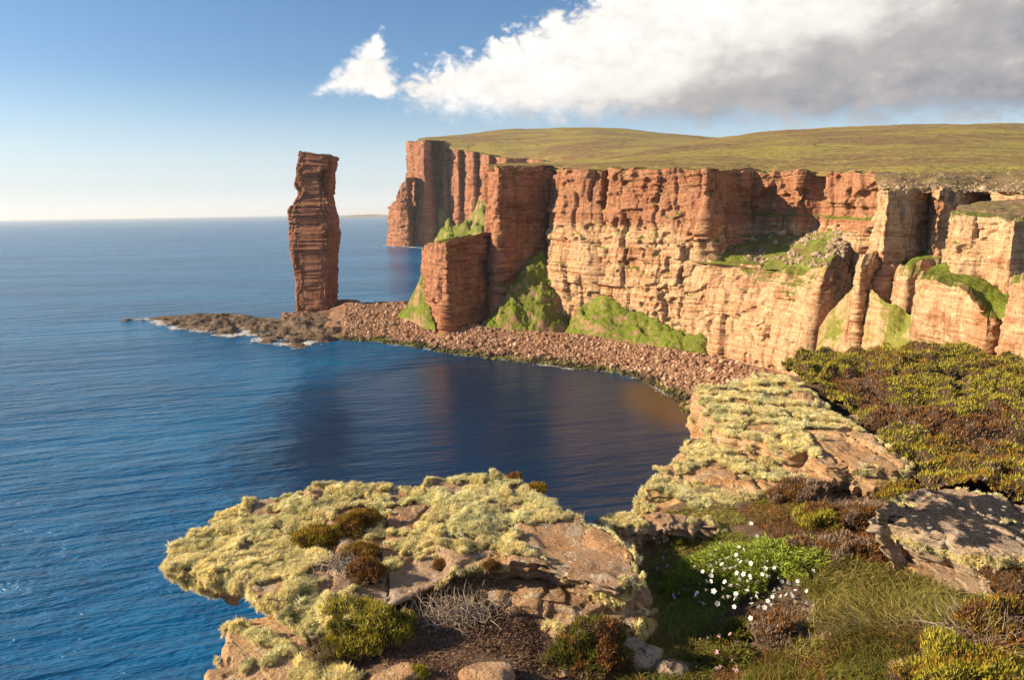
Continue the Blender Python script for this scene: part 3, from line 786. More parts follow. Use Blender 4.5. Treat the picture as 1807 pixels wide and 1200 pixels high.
# ------------------------------------------------------------------ the sea stack
prof = [(565, 527, 591), (553, 527, 590), (540, 527, 590), (520, 526, 591), (500, 526, 592), (480, 525, 594), (462, 521, 595), (450, 518, 596), (430, 516, 598), (410, 514, 599), (398, 514.5, 598), (385, 512.5, 596), (372, 512, 593), (364, 515, 591),
        (356, 520, 589), (348, 525, 588), (341, 527.5, 587), (336, 526, 588), (330, 520, 589), (318, 519.5, 590), (300, 523, 592), (285, 526, 594), (273, 528, 595.5)]
YS = 585.0
py_ = np.array([p[0] for p in prof], float)
zz = np.array([W(560, p, YS)[2] for p in py_])
xl = np.array([W(p[1], p[0], YS)[0] for p in prof]); xr = np.array([W(p[2], p[0], YS)[0] for p in prof])
NU, NV = 210, 220
z = np.linspace(zz[0], zz[-1], NV)
cx = np.interp(z, zz, (xl + xr) / 2); hw = np.interp(z, zz, (xr - xl) / 2) - 0.7
hd = 15 + 1.5 * np.sin(z / 23)
th = np.linspace(0, 2 * np.pi, NU, endpoint=False)
ex = 2 / 6.0
ux = np.sign(np.cos(th)) * np.abs(np.cos(th)) ** ex; uy = np.sign(np.sin(th)) * np.abs(np.sin(th)) ** ex
X = cx[:, None] + hw[:, None] * ux; Y = YS + hd[:, None] * uy - 0.09 * hw[:, None] * ux
Zg = np.repeat(z[:, None], NU, 1)
s = th / (2 * np.pi) * 120
D = rock_disp(np.repeat(s[None], NV, 0), Zg * 1.6, 131, 1.0, big=0.9, col=0.75, lay=0.85, fine=0.3, colw=9)
# hollowed, broken upper part on the seaward-right side of the front
front = (np.clip(-uy, 0, 1) ** 2)[None]
nx = np.cos(th); ny = np.sin(th)
upper = np.clip((Zg - 108) / 8, 0, 1)
D = D - upper * front * 5.0 * np.clip(0.3 + 1.2 * fbm(s[None] / 9, Zg / 11, 0, 133, 3), 0, 1.3)
D = D - np.clip((Zg - 98.0 - 1.2 * nx[None]) / 0.9, 0, 1) * np.clip((-nx[None] * 0.25 - ny[None] * 0.9) * 1.3, 0, 1) * 3.0 * np.clip((128 - Zg) / 14, 0.2, 1)
X = X + nx * D; Y = Y + ny * D
Zg = Zg + np.clip((z - 118) / 22, 0, 1)[:, None] * (-0.17) * (X - cx[:, None])
rows = [np.stack([X, Y, Zg], -1)]
top = rows[0][-1]
ctr = top.mean(0)
for f in (0.93, 0.8, 0.6, 0.35, 0.12):
    q = ctr + (top - ctr) * f; q[:, 2] += 0.9 * fbm(q[:, 0] / 4, q[:, 1] / 4, 0, 135, 3) + 0.4
    rows.append(q[None])
V = np.concatenate(rows, 0)
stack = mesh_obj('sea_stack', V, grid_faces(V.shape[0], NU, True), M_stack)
tag(stack, 'tall leaning red sandstone sea stack rising from a low rock platform', 'sea stack')
# ------------------------------------------------------------------ foam
def foam(name, label, line, n, spread, seed, smin=0.6, smax=3.0):
    rg_ = np.random.default_rng(seed)
    L, _ = resample(np.array(line), 600)
    Vs, Fs = [], []
    for i in range(n):
        q = L[rg_.integers(0, 600)]
        if fbm(q[0] / 11, q[1] / 11, 0, seed, 3) < rg_.uniform(-0.25, 0.7): continue
        cx_, cy_ = q[0] + rg_.normal(0, spread), q[1] - abs(rg_.normal(0, spread)) * 1.2
        a, b_ = rg_.uniform(smin, smax) * 1.6, rg_.uniform(smin, smax) * 0.5
        an = rg_.uniform(0, 6.283, 9); an.sort()
        rr = rg_.uniform(0.5, 1.2, 9)
        z_ = 0.06 + 0.0002 * i
        base = len(Vs)
        Vs.append((cx_, cy_, z_))
        Vs += [(cx_ + a * r_ * math.cos(k_), cy_ + b_ * r_ * math.sin(k_), z_) for r_, k_ in zip(rr, an)]
        Fs += [(base, base + 1 + k_, base + 1 + (k_ + 1) % 9) for k_ in range(9)]
    return tag(mesh_obj(name, Vs, Fs, M_foam), label, 'foam', kind='stuff')
def waterline(V, c0, c1):
    return [V[np.argmax(V[:, c, 2] > 0.05), c] for c in range(int(c0 * V.shape[1]), int(c1 * V.shape[1]), 2)]
foam('platform_foam', 'white surf breaking along the seaward edge of the rock platform', waterline(V_pl, 0.02, 0.80), 6000, 2.6, 1, 0.2, 1.1)
foam('beach_foam', 'thin white line of foam washing the edge of the bay', waterline(V_beach, 0.15, 0.62), 1700, 1.6, 2, 0.12, 0.6)
foam('bay_corner_foam', 'small white wavelets in the near corner of the bay', waterline(V_beach, 0.62, 0.93), 1500, 1.4, 3, 0.12, 0.55)
foam('far_foam', 'pale surf at the foot of the far headland', [W(680, 424, 2000), W(700, 432, 1870), W(740, 437, 1790), W(757, 438, 1760)] * 1, 120, 6, 4, 3, 9)

# distant island on the horizon
X = np.linspace(-4300, -2750, 60); Yc = np.linspace(17500, 18500, 9)
xx, yy = np.meshgrid(X, Yc)
e_ = np.clip(np.minimum((xx + 4300) / 120, (-2750 - xx) / 900), 0, 1)
zz_ = (75 + 22 * fbm(xx / 500, 0, 0, 5, 3)) * e_ * np.clip(np.minimum((yy - 17500) / 130, (18500 - yy) / 130), 0, 1) - 3
tag(mesh_obj('far_island', np.stack([xx, yy, zz_], -1), grid_faces(9, 60), M_moor), kind='structure')

# ------------------------------------------------------------------ haze
hv = np.array([(x, y, z) for z in (-4, 345) for y in (-4000, 61000) for x in (-61000, 61000)], float)
hz = mesh_obj('haze', hv, [(0, 2, 3, 1), (4, 5, 7, 6), (0, 1, 5, 4), (2, 6, 7, 3), (0, 4, 6, 2), (1, 3, 7, 5)], bpy.data.materials.new('sea_air'))
tag(hz, 'thin pale sea air', 'haze', kind='stuff')
hm = hz.data.materials[0]; hm.use_nodes = True
ht = NT(hm.node_tree)
pv = ht.n('ShaderNodeVolumePrincipled')
pv.inputs['Color'].default_value = (0.86, 0.92, 1.0, 1)
pv.inputs['Density'].default_value = 0.00003
pv.inputs['Anisotropy'].default_value = 0.2
ht.put(ht.n('ShaderNodeOutputMaterial').inputs['Volume'], pv.outputs[0])

# ------------------------------------------------------------------ foreground headland
def fg_rock_mat(name, base, black=0.5, pale=0.5, warm=(0.46, 0.27, 0.14)):
    m, t, b = new_mat(name)
    g = t.n('ShaderNodeNewGeometry'); pos = g.outputs['Position']
    n1 = t.noise(pos, 1.1, 6, 0.6); n2 = t.noise(pos, 6.0, 6, 0.65); n3 = t.noise(pos, 45.0, 4, 0.65)
    bed = t.noise(t.vmul(pos, (0.5, 0.5, 16.0)), 1.0, 5, 0.6)
    c = t.mix(t.remap(n1, 0.35, 0.65), base, warm)
    c = t.mix(t.remap(bed, 0.4, 0.68, 0, 0.65), c, t.mix(1.0, c, (0.62, 0.5, 0.42), 'MULTIPLY'))
    c = t.mix(t.remap(t.math('ADD', t.math('MULTIPLY', n2, 0.7), t.math('MULTIPLY', n1, 0.3)), 0.53, 0.60, 0, pale), c, (0.46, 0.43, 0.35))
    sn = t.n('ShaderNodeSeparateXYZ'); t.put(sn.inputs[0], g.outputs['Normal'])
    bk = t.math('ADD', t.math('MULTIPLY', t.noise(t.vmul(pos, (1, 1, 1)), 2.3, 7, 0.68), 1.0), t.math('MULTIPLY', t.math('SUBTRACT', sn.outputs[2], 0.8), 0.12))
    c = t.mix(t.remap(bk, 0.62 - 0.16 * black, 0.68 - 0.16 * black, 0, min(1, black * 1.6)), c, (0.032, 0.029, 0.032))
    c = t.mix(t.remap(n3, 0.4, 0.7, 0, 0.45), c, t.mix(1.0, c, (0.5, 0.46, 0.42), 'MULTIPLY'))
    t.put(b.inputs['Base Color'], c)
    vo = t.n('ShaderNodeTexVoronoi'); t.put(vo.inputs['Vector'], pos); vo.inputs['Scale'].default_value = 13.0
    sp1 = t.remap(t.math('ADD', vo.outputs['Distance'], t.math('MULTIPLY', n3, 0.25)), 0.36, 0.28)
    c = t.mix(t.math('MULTIPLY', sp1, t.remap(n2, 0.42, 0.52, 0, 0.75)), c, (0.50, 0.47, 0.40))
    vo2 = t.n('ShaderNodeTexVoronoi'); t.put(vo2.inputs['Vector'], pos); vo2.inputs['Scale'].default_value = 31.0
    c = t.mix(t.math('MULTIPLY', t.remap(t.math('ADD', vo2.outputs['Distance'], t.math('MULTIPLY', n3, 0.2)), 0.33, 0.26), t.remap(n1, 0.45, 0.6, 0, 0.7)), c, (0.10, 0.085, 0.075))
    t.put(b.inputs['Base Color'], c)
    qn = t.math('MULTIPLY', t.noise(pos, 3.5, 6, 0.62), 9.0)
    fl_ = t.math('ADD', t.math('FLOOR', qn), t.remap(t.math('FRACT', qn), 0.0, 0.15))
    hb = t.math('ADD', t.math('ADD', t.math('MULTIPLY', n2, 0.6), t.math('MULTIPLY', fl_, 0.22)), t.math('ADD', t.math('MULTIPLY', n3, 0.3), t.math('MULTIPLY', bed, 0.7)))
    hb = t.math('ADD', hb, t.math('ADD', t.math('MULTIPLY', t.noise(pos, 140, 3, 0.7), 0.18), t.math('MULTIPLY', t.noise(pos, 18, 6, 0.7), 0.6)))
    t.put(b.inputs['Normal'], t.bump(hb, 1.0, 0.05))
    return m
M_fr = fg_rock_mat('ledge_rock', (0.40, 0.29, 0.205), 0.12, 0.55)
M_fr_dark = fg_rock_mat('crusted_rock', (0.48, 0.39, 0.30), 0.8, 0.7, (0.50, 0.36, 0.24))
M_fr_warm = fg_rock_mat('warm_bedded_rock', (0.50, 0.34, 0.20), 0.0, 0.35, (0.55, 0.33, 0.16))

def tint_mat(name, trans=0.25, rough=0.7):
    m, t, b = new_mat(name)
    at = t.n('ShaderNodeAttribute'); at.attribute_name = 'tint'
    t.put(b.inputs['Base Color'], at.outputs['Color'])
    b.inputs['Roughness'].default_value = rough
    tr = t.n('ShaderNodeBsdfTranslucent'); t.put(tr.inputs[0], at.outputs['Color'])
    mx = t.n('ShaderNodeMixShader'); mx.inputs[0].default_value = trans
    t.put(mx.inputs[1], b.outputs[0]); t.put(mx.inputs[2], tr.outputs[0])
    out = [n for n in t.t.nodes if n.type == 'OUTPUT_MATERIAL'][0]
    t.put(out.inputs[0], mx.outputs[0])
    return m
M_leaf = tint_mat('foliage', 0.30)
M_twig = tint_mat('dry_twigs', 0.0, 0.9)
M_petal = tint_mat('petals', 0.35, 0.6)
m, t, b = new_mat('bush_heart'); M_heart = m
g = t.n('ShaderNodeNewGeometry')
t.put(b.inputs['Base Color'], t.mix(t.noise(g.outputs['Position'], 30, 4), (0.035, 0.024, 0.016), (0.085, 0.055, 0.036)))
t.put(b.inputs['Normal'], t.bump(t.noise(g.outputs['Position'], 60, 4), 1.0, 0.02))
m, t, b = new_mat('peaty_soil'); M_soil = m
g = t.n('ShaderNodeNewGeometry'); pos = g.outputs['Position']
c = t.mix(t.remap(t.noise(pos, 1.6, 6), 0.4, 0.6), (0.13, 0.08, 0.052), (0.23, 0.15, 0.10))
c = t.mix(t.remap(t.noise(pos, 14, 5), 0.5, 0.66, 0, 0.7), c, (0.26, 0.18, 0.125))
t.put(b.inputs['Base Color'], c)
t.put(b.inputs['Normal'], t.bump(t.math('ADD', t.noise(pos, 12, 6, 0.7), t.noise(pos, 60, 4, 0.7)), 1.0, 0.05))

cp = [(1380, 662, 9.6), (1500, 640, 10.2), (1650, 640, 10.2), (1807, 650, 10.2), (2000, 655, 10.5), (2300, 660, 11), (1560, 765, 7.4), (1700, 770, 7.2), (1807, 770, 7.0), (2100, 770, 7.2), (1640, 860, 5.9), (1807, 860, 5.7), (2100, 860, 5.7),
      (1300, 912, 5.5), (1150, 945, 5.3), (1050, 935, 5.45), (1150, 1010, 4.8), (1400, 930, 5.1), (1250, 1090, 4.15), (1180, 1150, 3.82), (1400, 1050, 4.1), (1500, 1150, 3.3), (1650, 1100, 3.45), (1750, 1080, 3.5), (1807, 1150, 3.0), (1300, 1200, 3.45), (1700, 1200, 2.8),
      (1080, 1150, 3.7), (1000, 1180, 3.5), (800, 1100, 3.8), (700, 1050, 4.1), (800, 1200, 3.3), (650, 1190, 3.35), (620, 950, 4.95), (700, 930, 5.1), (560, 1120, 3.75), (480, 1050, 4.2), (450, 950, 4.9), (850, 900, 5.4), (900, 1000, 4.55)]
CP = np.array([W(*c) for c in cp] + [(0, 0.5, 88.2), (0, -4, 88.4), (6, -4, 88.6), (12, 0, 88.4), (-1.5, 0, 88.2)])
def rbf_fit(P):
    d = np.linalg.norm(P[:, None, :2] - P[None, :, :2], axis=2)
    return np.linalg.solve(d + 0.02 * -np.eye(len(P)), P[:, 2] - 87.8)
RBW = rbf_fit(CP)
def ground_z(x, y):
    x, y = np.asarray(x, float), np.asarray(y, float)
    r = np.zeros(np.broadcast(x, y).shape)
    for (a, b_, _), w_ in zip(CP, RBW):
        r = r + w_ * np.hypot(x - a, y - b_)
    return 87.8 + r
_tx, _ty = np.linspace(-5, 19, 481), np.linspace(-9, 14, 461)
_tab = ground_z(*np.meshgrid(_tx, _ty))
def ground_z(x, y):
    x, y = np.broadcast_arrays(np.asarray(x, float), np.asarray(y, float))
    u = np.clip((x + 5) / 0.05, 0, 479.999); v = np.clip((y + 9) / 0.05, 0, 459.999)
    i, j = v.astype(int), u.astype(int); a, b_ = v - i, u - j
    return (_tab[i, j] * (1 - a) + _tab[i + 1, j] * a) * (1 - b_) + (_tab[i, j + 1] * (1 - a) + _tab[i + 1, j + 1] * a) * b_
def S(px, py):
    z_ = 87.75
    for _ in range(8):
        q = G(px, py, z_); z_ = 0.5 * z_ + 0.5 * float(ground_z(q[0], q[1]))
    return G(px, py, z_)

def in_poly(P, x, y):
    P = np.asarray(P)[:, :2]; r = np.zeros(np.shape(x), bool)
    for (x0, y0), (x1, y1) in zip(P, np.roll(P, -1, 0)):
        c_ = ((y0 > y) != (y1 > y)) & (x < (x1 - x0) * (y - y0) / (y1 - y0 + 1e-12) + x0)
        r ^= c_
    return r
def edge_dist(P, x, y):
    P = np.asarray(P)[:, :2]; r = np.full(np.shape(x), 1e9)
    for a, b_ in zip(P, np.roll(P, -1, 0)):
        d = b_ - a; tt = np.clip(((x - a[0]) * d[0] + (y - a[1]) * d[1]) / (d @ d + 1e-12), 0, 1)
        r = np.minimum(r, np.hypot(x - a[0] - tt * d[0], y - a[1] - tt * d[1]))
    return r

# outline of the promontory in plan
edge_px = [(600, 1190), (600, 1130), (590, 1090), (560, 1040), (545, 990), (540, 940), (570, 905), (640, 880), (760, 860), (860, 852), (940, 878), (1010, 922), (1080, 925), (1150, 905), (1200, 860), (1235, 780), (1265, 705), (1330, 672), (1390, 662), (1440, 645), (1500, 632), (1650, 630), (1807, 640), (2100, 650)]
EDGE = np.array([S(*e)[:2] for e in edge_px] + [(14.0, 10.6), (18, 4), (18, -8), (-2.2, -8), (-1.9, -1), (-1.2, 2.2)])
gx, gy = np.meshgrid(np.linspace(-4, 18.5, 226), np.linspace(-8.4, 13, 216))
ins = in_poly(EDGE, gx, gy); ed = edge_dist(EDGE, gx, gy)
gz = ground_z(gx, gy) + 0.05 * fbm(gx * 1.3, gy * 1.3, 0, 201, 4) + 0.012 * fbm(gx * 11, gy * 11, 0, 202, 3)
gz = np.where(ins, gz - 0.1 * np.exp(-ed / 0.12), gz - 0.1 - 5.0 * ed)
gz = np.maximum(gz, 80.0)
GV = np.stack([gx, gy, gz], -1)
fc = grid_faces(216, 226)
ok = (ins | (ed < 1.1)).ravel()
fc = fc[ok[fc].all(1)]
fg = mesh_obj('foreground_ground', GV, fc, M_soil, smooth=True)
tag(fg, kind='structure')

# the cliff the promontory stands on, down to the sea
R, s = resample(np.c_[EDGE, np.zeros(len(EDGE))], 260, True, 4)
n = normals2d(R[:, :2], True)
if np.mean(np.sum(n * (R[:, :2] - R[:, :2].mean(0)), 1)) < 0: n = -n
zv = np.linspace(-3, 85.5, 150)
ZZ = np.repeat(zv[:, None], 260, 1)
D = rock_disp(np.repeat(s[None], 150, 0), ZZ, 211, 0.4, big=0.5, col=1.2) - 0.7 + 3 * (1 - ZZ / 86)
V = np.stack([R[None, :, 0] + n[None, :, 0] * D, R[None, :, 1] + n[None, :, 1] * D, ZZ], -1)
tag(mesh_obj('promontory_cliff', V, grid_faces(150, 260, True), M_ochre), kind='structure')

# ---- generators for small things
def strands(P, Dr, L, Wd, bend, rg_, midw=0.85, simple=False):
    """narrow bent blades: returns verts (M*5) and triangles"""
    M = len(P)
    Dr = Dr / (np.linalg.norm(Dr, axis=1, keepdims=True) + 1e-9)
    rnd = rg_.normal(size=(M, 3))
    sd = np.cross(Dr, rnd); sd /= (np.linalg.norm(sd, axis=1, keepdims=True) + 1e-9)
    L = np.broadcast_to(np.asarray(L, float), (M,))[:, None]; Wd = np.broadcast_to(np.asarray(Wd, float), (M,))[:, None] * 0.5
    mid = P + Dr * L * 0.55
    tip = P + Dr * L + bend * L
    mid = mid + bend * L * 0.22
    V = np.stack([P - sd * Wd, P + sd * Wd, mid - sd * Wd * midw, mid + sd * Wd * midw, tip], 1)
    if simple:
        V = np.stack([P - sd * Wd, P + sd * Wd, tip], 1)
        return V.reshape(-1, 3), np.arange(3 * M).reshape(-1, 3)
    Fc = np.array([(0, 1, 3), (0, 3, 2), (2, 3, 4)])[None] + (np.arange(M) * 5)[:, None, None]
    return V.reshape(-1, 3), Fc.reshape(-1, 3)

def pick(pal, rg_, n, jit=0.18):
    pal = np.array(pal); c = pal[rg_.integers(0, len(pal), n)]
    return c * (1 + jit * rg_.normal(size=(n, 1)).clip(-2, 2))

def cushions(x, y, cell, seed):
    h = np.zeros(np.shape(x)); idm = np.zeros(np.shape(x)); 
    cx_, cy_ = np.floor(x / cell), np.floor(y / cell)
    for a in (-1, 0, 1):
        for b_ in (-1, 0, 1):
            i, j = cx_ + a, cy_ + b_
            ox = (i + 0.5 + 0.8 * (_hash(i, j, i * 0, seed) - 0.5)) * cell; oy = (j + 0.5 + 0.8 * (_hash(i, j, i * 0, seed + 1) - 0.5)) * cell
            R_ = cell * (0.45 + 0.5 * _hash(i, j, i * 0, seed + 2)); H_ = R_ * (0.35 + 0.5 * _hash(i, j, i * 0, seed + 3))
            d2 = ((x - ox) ** 2 + (y - oy) ** 2) / R_ ** 2
            v_ = H_ * np.sqrt(np.clip(1 - d2, 0, 1))
            up = v_ > h
            idm = np.where(up, _hash(i, j, i * 0, seed + 4), idm); h = np.maximum(h, v_)
    return h, idm
LICH = [(0.81, 0.71, 0.36), (0.84, 0.76, 0.43), (0.72, 0.62, 0.29), (0.82, 0.72, 0.36), (0.85, 0.79, 0.52)]
m, t, b = new_mat('tufted_lichen'); M_lichen = m
ai = t.n('ShaderNodeAttribute'); ai.attribute_name = 'tint'; ai.attribute_type = 'INSTANCER'
at = t.n('ShaderNodeAttribute'); at.attribute_name = 'tint'
lc = t.mix(1.0, ai.outputs['Color'], at.outputs['Color'], 'MULTIPLY')
t.put(b.inputs['Base Color'], lc)
tr = t.n('ShaderNodeBsdfTranslucent'); t.put(tr.inputs[0], lc)
mx = t.n('ShaderNodeMixShader'); mx.inputs[0].default_value = 0.35
t.put(mx.inputs[1], b.outputs[0]); t.put(mx.inputs[2], tr.outputs[0])
t.put([n for n in t.t.nodes if n.type == 'OUTPUT_MATERIAL'][0].inputs[0], mx.outputs[0])
def tuft_shape(seed, nb=44):
    rg_ = np.random.default_rng(seed)
    j = rg_.normal(size=(nb, 3)); j /= np.linalg.norm(j, axis=1, keepdims=True)
    j[:, 2] = np.where(j[:, 2] < -0.15, -j[:, 2], j[:, 2])
    V, Fc = strands(j * rg_.uniform(0.0, 0.45, (nb, 1)), j + (0, 0, 0.15), rg_.uniform(0.45, 1.0, nb), 0.20, rg_.normal(size=(nb, 3)) * 0.25, rg_, simple=True)
    o_ = mesh_obj('lichen_tuft', V, Fc, M_lichen, tint=np.repeat(rg_.uniform(0.82, 1.08, (nb, 1)) * np.ones(3), 3, 0)); me = o_.data
    bpy.data.objects.remove(o_)
    return me
TUFTS = piece_set('tufts', [tuft_shape(1800 + i) for i in range(8)])
def lichen(name, label, P, N, seed, size=0.034, nb=16, parent=None):
    rg_ = np.random.default_rng(seed)
    n = len(P)
    sz = size * np.exp(rg_.normal(0, 0.25, n))
    lump, lid = cushions(P[:, 0], P[:, 1], 0.10, 1700)
    N = N / np.linalg.norm(N, axis=1, keepdims=True)
    P = P + N * (lump * 0.36 + sz * 0.2)[:, None]
    grey = fbm(P[:, 0] * 3, P[:, 1] * 3, P[:, 2] * 3, 1750, 3)
    tc_ = pick(LICH, rg_, n, 0.12) * (0.82 + 0.3 * lid)[:, None] * np.where((lump < 0.012)[:, None], (0.62, 0.66, 0.6), 1.0)  # tufts low between cushions get their shade painted into the tint
    tc_ = np.where((grey > 0.35)[:, None], tc_ * (0.92, 0.97, 1.02), tc_)
    az_ = np.arctan2(N[:, 1], N[:, 0]); pol = np.arccos(np.clip(N[:, 2], -1, 1))
    rot = np.stack([rg_.normal(0, 0.3, n), pol + rg_.normal(0, 0.3, n), np.where(pol < 0.05, rg_.uniform(0, 6.283, n), az_)], 1)
    return tag(scatter(name, P, rot, sz, tc_, TUFTS, rg_, parent), kind='stuff')

def plane_hit(px, py, z0, tx, ty, xc, yc):
    z_ = z0
    for _ in range(12):
        q = G(px, py, z_); z_ = 0.5 * z_ + 0.5 * (z0 + tx * (q[0] - xc) + ty * (q[1] - yc))
    return G(px, py, z_)

class Slab:
    def __init__(self, name, label, outline, z0, mat, seed, tilt=(0, 0), thick=0.5, batter=-0.1, k=0.055, topamp=0.035, step=0.0, stepdir=(1, 0.2), nu=320, nv=40, col=1.0, big=1.5, cat='rock', rings=64):
        c0 = np.mean([G(a, b_, z0)[:2] for a, b_ in outline], 0)
        self.f = lambda x, y: z0 + tilt[0] * (x - c0[0]) + tilt[1] * (y - c0[1])
        P = np.array([plane_hit(a, b_, z0, tilt[0], tilt[1], *c0) for a, b_ in outline])
        R, s = resample(P, nu, True, 3)
        self.k, self.seed = k, seed
        n = normals2d(R[:, :2], True)
        ctr = R[:, :2].mean(0)
        if np.mean(np.sum(n * (R[:, :2] - ctr), 1)) < 0: n = -n
        for _ in range(8): n = (np.roll(n, 1, 0) + 2 * n + np.roll(n, -1, 0)) / 4
        n /= np.linalg.norm(n, axis=1, keepdims=True)
        def topz(x, y):
            h = topamp * fbm(x * 1.1, y * 1.1, 0, seed + 5, 2) + 0.012 * fbm(x * 7, y * 7, 0, seed + 4, 4)
            if step:
                q = (x * stepdir[0] + y * stepdir[1]) * 1.5 + 0.7 * fbm(x * 0.7, y * 0.7, 0, seed + 6, 3)
                fr = q - np.floor(q)
                h = h + step * (np.clip(fr * 22, 0, 1) - fr) + step * 0.7 * (hsh(q, 0, 0, seed + 7) - 0.5)
                q2 = (-x * stepdir[1] + y * stepdir[0]) * 1.1 + 0.5 * fbm(x * 0.8, y * 0.8, 0, seed + 8, 3) + hsh(q, 0, 0, seed + 9) * 3
                f2 = q2 - np.floor(q2)
                h = h - 0.03 * np.exp(-(np.minimum(f2, 1 - f2) / 0.025) ** 2) + step * 0.5 * (hsh(q2, q, 0, seed + 10) - 0.5)
            q3 = 2.4 * fbm(x * 1.5 + y * 0.3, y * 1.2, 0, seed + 14, 5, 0.45)
            h = h + 0.016 * (np.floor(q3) + np.clip((q3 - np.floor(q3)) * 14, 0, 1))
            return self.f(x, y) + h
        self.topz = topz
        v = np.linspace(0, 1, nv)[:, None]
        Zr = -thick * (1 - v) + 0 * s[None]
        absz = Zr * 1.0
        D = rock_disp(np.repeat(s[None], nv, 0), absz + 7, seed, k, big=big, col=col, lay=1.5, fine=0.5)
        D = D + batter * (1 - v) - 0.05 * np.exp(-(1 - v) * thick / 0.03)
        X = R[None, :, 0] + n[None, :, 0] * D; Y = R[None, :, 1] + n[None, :, 1] * D
        Zt = topz(X[-1], Y[-1])
        Z = Zt[None] + Zr
        rows = [np.stack([X, Y, Z], -1)]
        rim = rows[0][-1, :, :2]; self.rim = rim; self.ctr = rim.mean(0)
        for f in np.linspace(1, 0, rings + 1)[1:] ** 1.0:
            q = self.ctr + (rim - self.ctr) * f
            rows.append(np.concatenate([q, topz(q[:, 0], q[:, 1])[:, None]], 1)[None])
        V = np.concatenate(rows, 0)
        self.side = rows[0]; self.n = n
        self.o = mesh_obj(name, V, grid_faces(V.shape[0], nu, True), mat)
        tag(self.o, label, cat)
    def tops(self, n, seed, cover=0.0, sc=2.2, holes=(), cull=None):
        rg_ = np.random.default_rng(seed)
        lo, hi = self.rim.min(0), self.rim.max(0)
        x, y = rg_.uniform(lo[0], hi[0], n), rg_.uniform(lo[1], hi[1], n)
        k_ = in_poly(self.rim, x, y)
        k_ &= fbm(x * sc, y * sc, 0, self.seed + 50, 4) > cover
        k_ &= fbm(x * 6, y * 8, 0, self.seed + 51, 3) > -0.42
        for (px, py, r) in holes:
            q = G(px, py, self.f(*self.ctr)); k_ &= np.hypot(x - q[0], (y - q[1]) * 0.7) > r * (0.8 + 0.35 * fbm(x * 4, y * 4, 0, 9, 3))
        x, y = x[k_], y[k_]
        P = np.stack([x, y, self.topz(x, y)], 1)
        return P, np.tile([0, 0, 1.0], (len(P), 1))
    def sides(self, n, seed, v0=0.35, cover=-0.1, umask=None):
        rg_ = np.random.default_rng(seed)
        nv, nu = self.side.shape[:2]
        i = (rg_.uniform(v0, 1, n) * (nv - 1)).astype(int); j = rg_.integers(0, nu, n)
        P = self.side[i, j]
        k_ = fbm(P[:, 0] * 2.5, P[:, 1] * 2.5, P[:, 2] * 5, self.seed + 60, 3) > cover
        N = np.concatenate([self.n[j], np.full((n, 1), 0.5)], 1)
        return P[k_], N[k_]

# ---- the lichen-covered ledges
L1 = Slab('lichen_ledge', 'broad flat ledge jutting over the sea, shaggy with yellow lichen', [(284, 1018), (300, 985), (335, 938), (362, 902), (425, 886), (500, 868), (590, 853), (650, 852), (730, 850), (800, 842), (862, 836), (930, 856), (1000, 908), (1060, 930), (1110, 962), (1140, 1010), (1148, 1050),
           (1110, 1072), (1040, 1060), (960, 1042), (880, 1030), (800, 1040), (720, 1075), (660, 1130), (600, 1150), (520, 1118), (440, 1082), (390, 1058), (330, 1036)], 87.62, M_fr, 501, tilt=(0.06, 0.03), thick=0.34, batter=-0.42, step=0.05, stepdir=(1.0, 0.35), nu=480)
L1b = Slab('lower_lichen_ledge', 'lower shaggy lichen ledge beneath the overhanging tip', [(345, 1195), (352, 1150), (385, 1112), (440, 1098), (520, 1130), (600, 1165), (660, 1210), (640, 1300), (420, 1330), (330, 1300)], 87.42, M_fr_warm, 511, thick=1.3, batter=-0.2, topamp=0.08, nu=260)
L2a = Slab('bedded_lichen_rock', 'sloping top slab of the bedded rock, thick with pale lichen', [(1228, 738), (1222, 705), (1262, 676), (1330, 660), (1390, 668), (1440, 705), (1500, 745), (1545, 790), (1600, 828), (1560, 850), (1480, 838), (1400, 812), (1330, 790), (1270, 765)], 87.62, M_fr_warm, 521, tilt=(0.04, 0.03), thick=0.42, batter=0.02, topamp=0.05, step=0.05, stepdir=(0.5, 1.0), nu=320, col=1.6)
L2b = Slab('middle_bedded_rock', 'middle step of bedded orange rock with lichen shelves', [(1165, 830), (1175, 800), (1215, 768), (1260, 772), (1330, 800), (1400, 830), (1480, 850), (1560, 862), (1500, 885), (1420, 880), (1330, 885), (1240, 860)], 87.44, M_fr_warm, 531, tilt=(0.02, 0.02), thick=0.4, batter=0.05, step=0.04, stepdir=(0.3, 1), nu=320, col=1.6)
L2c = Slab('lowest_bedded_rock', 'lowest lichen shelf of the bedded rock above the bay', [(1140, 885), (1155, 850), (1190, 835), (1250, 862), (1330, 886), (1420, 884), (1440, 900), (1330, 908), (1290, 905), (1200, 905)], 87.33, M_fr_warm, 541, thick=0.5, batter=0.05, step=0.04, stepdir=(0.3, 1), nu=280, col=1.4)
L3 = Slab('edge_rock', 'low pale rock at the cliff edge between the two ledges', [(1040, 925), (1080, 915), (1160, 900), (1240, 905), (1290, 925), (1230, 945), (1130, 955), (1070, 950)], 87.45, M_fr, 551, thick=0.3, step=0.03, nu=260)
RS = Slab('crusted_slab', 'big tilted slab crusted with black and grey lichen', [(1540, 905), (1580, 884), (1640, 862), (1710, 868), (1807, 888), (1900, 905), (1990, 960), (1900, 1010), (1800, 990), (1768, 992), (1690, 962), (1600, 932)], 88.02, M_fr_dark, 561, tilt=(0.03, 0.10), thick=0.36, batter=-0.22, topamp=0.02, step=0.0, nu=320)
RSb = Slab('slab_footing', 'shadowed rock under the crusted slab beside a dark hollow', [(1590, 985), (1660, 975), (1740, 1010), (1760, 1050), (1700, 1062), (1640, 1040)], 87.72, M_fr, 562, thick=0.3, batter=0.0, nu=220)
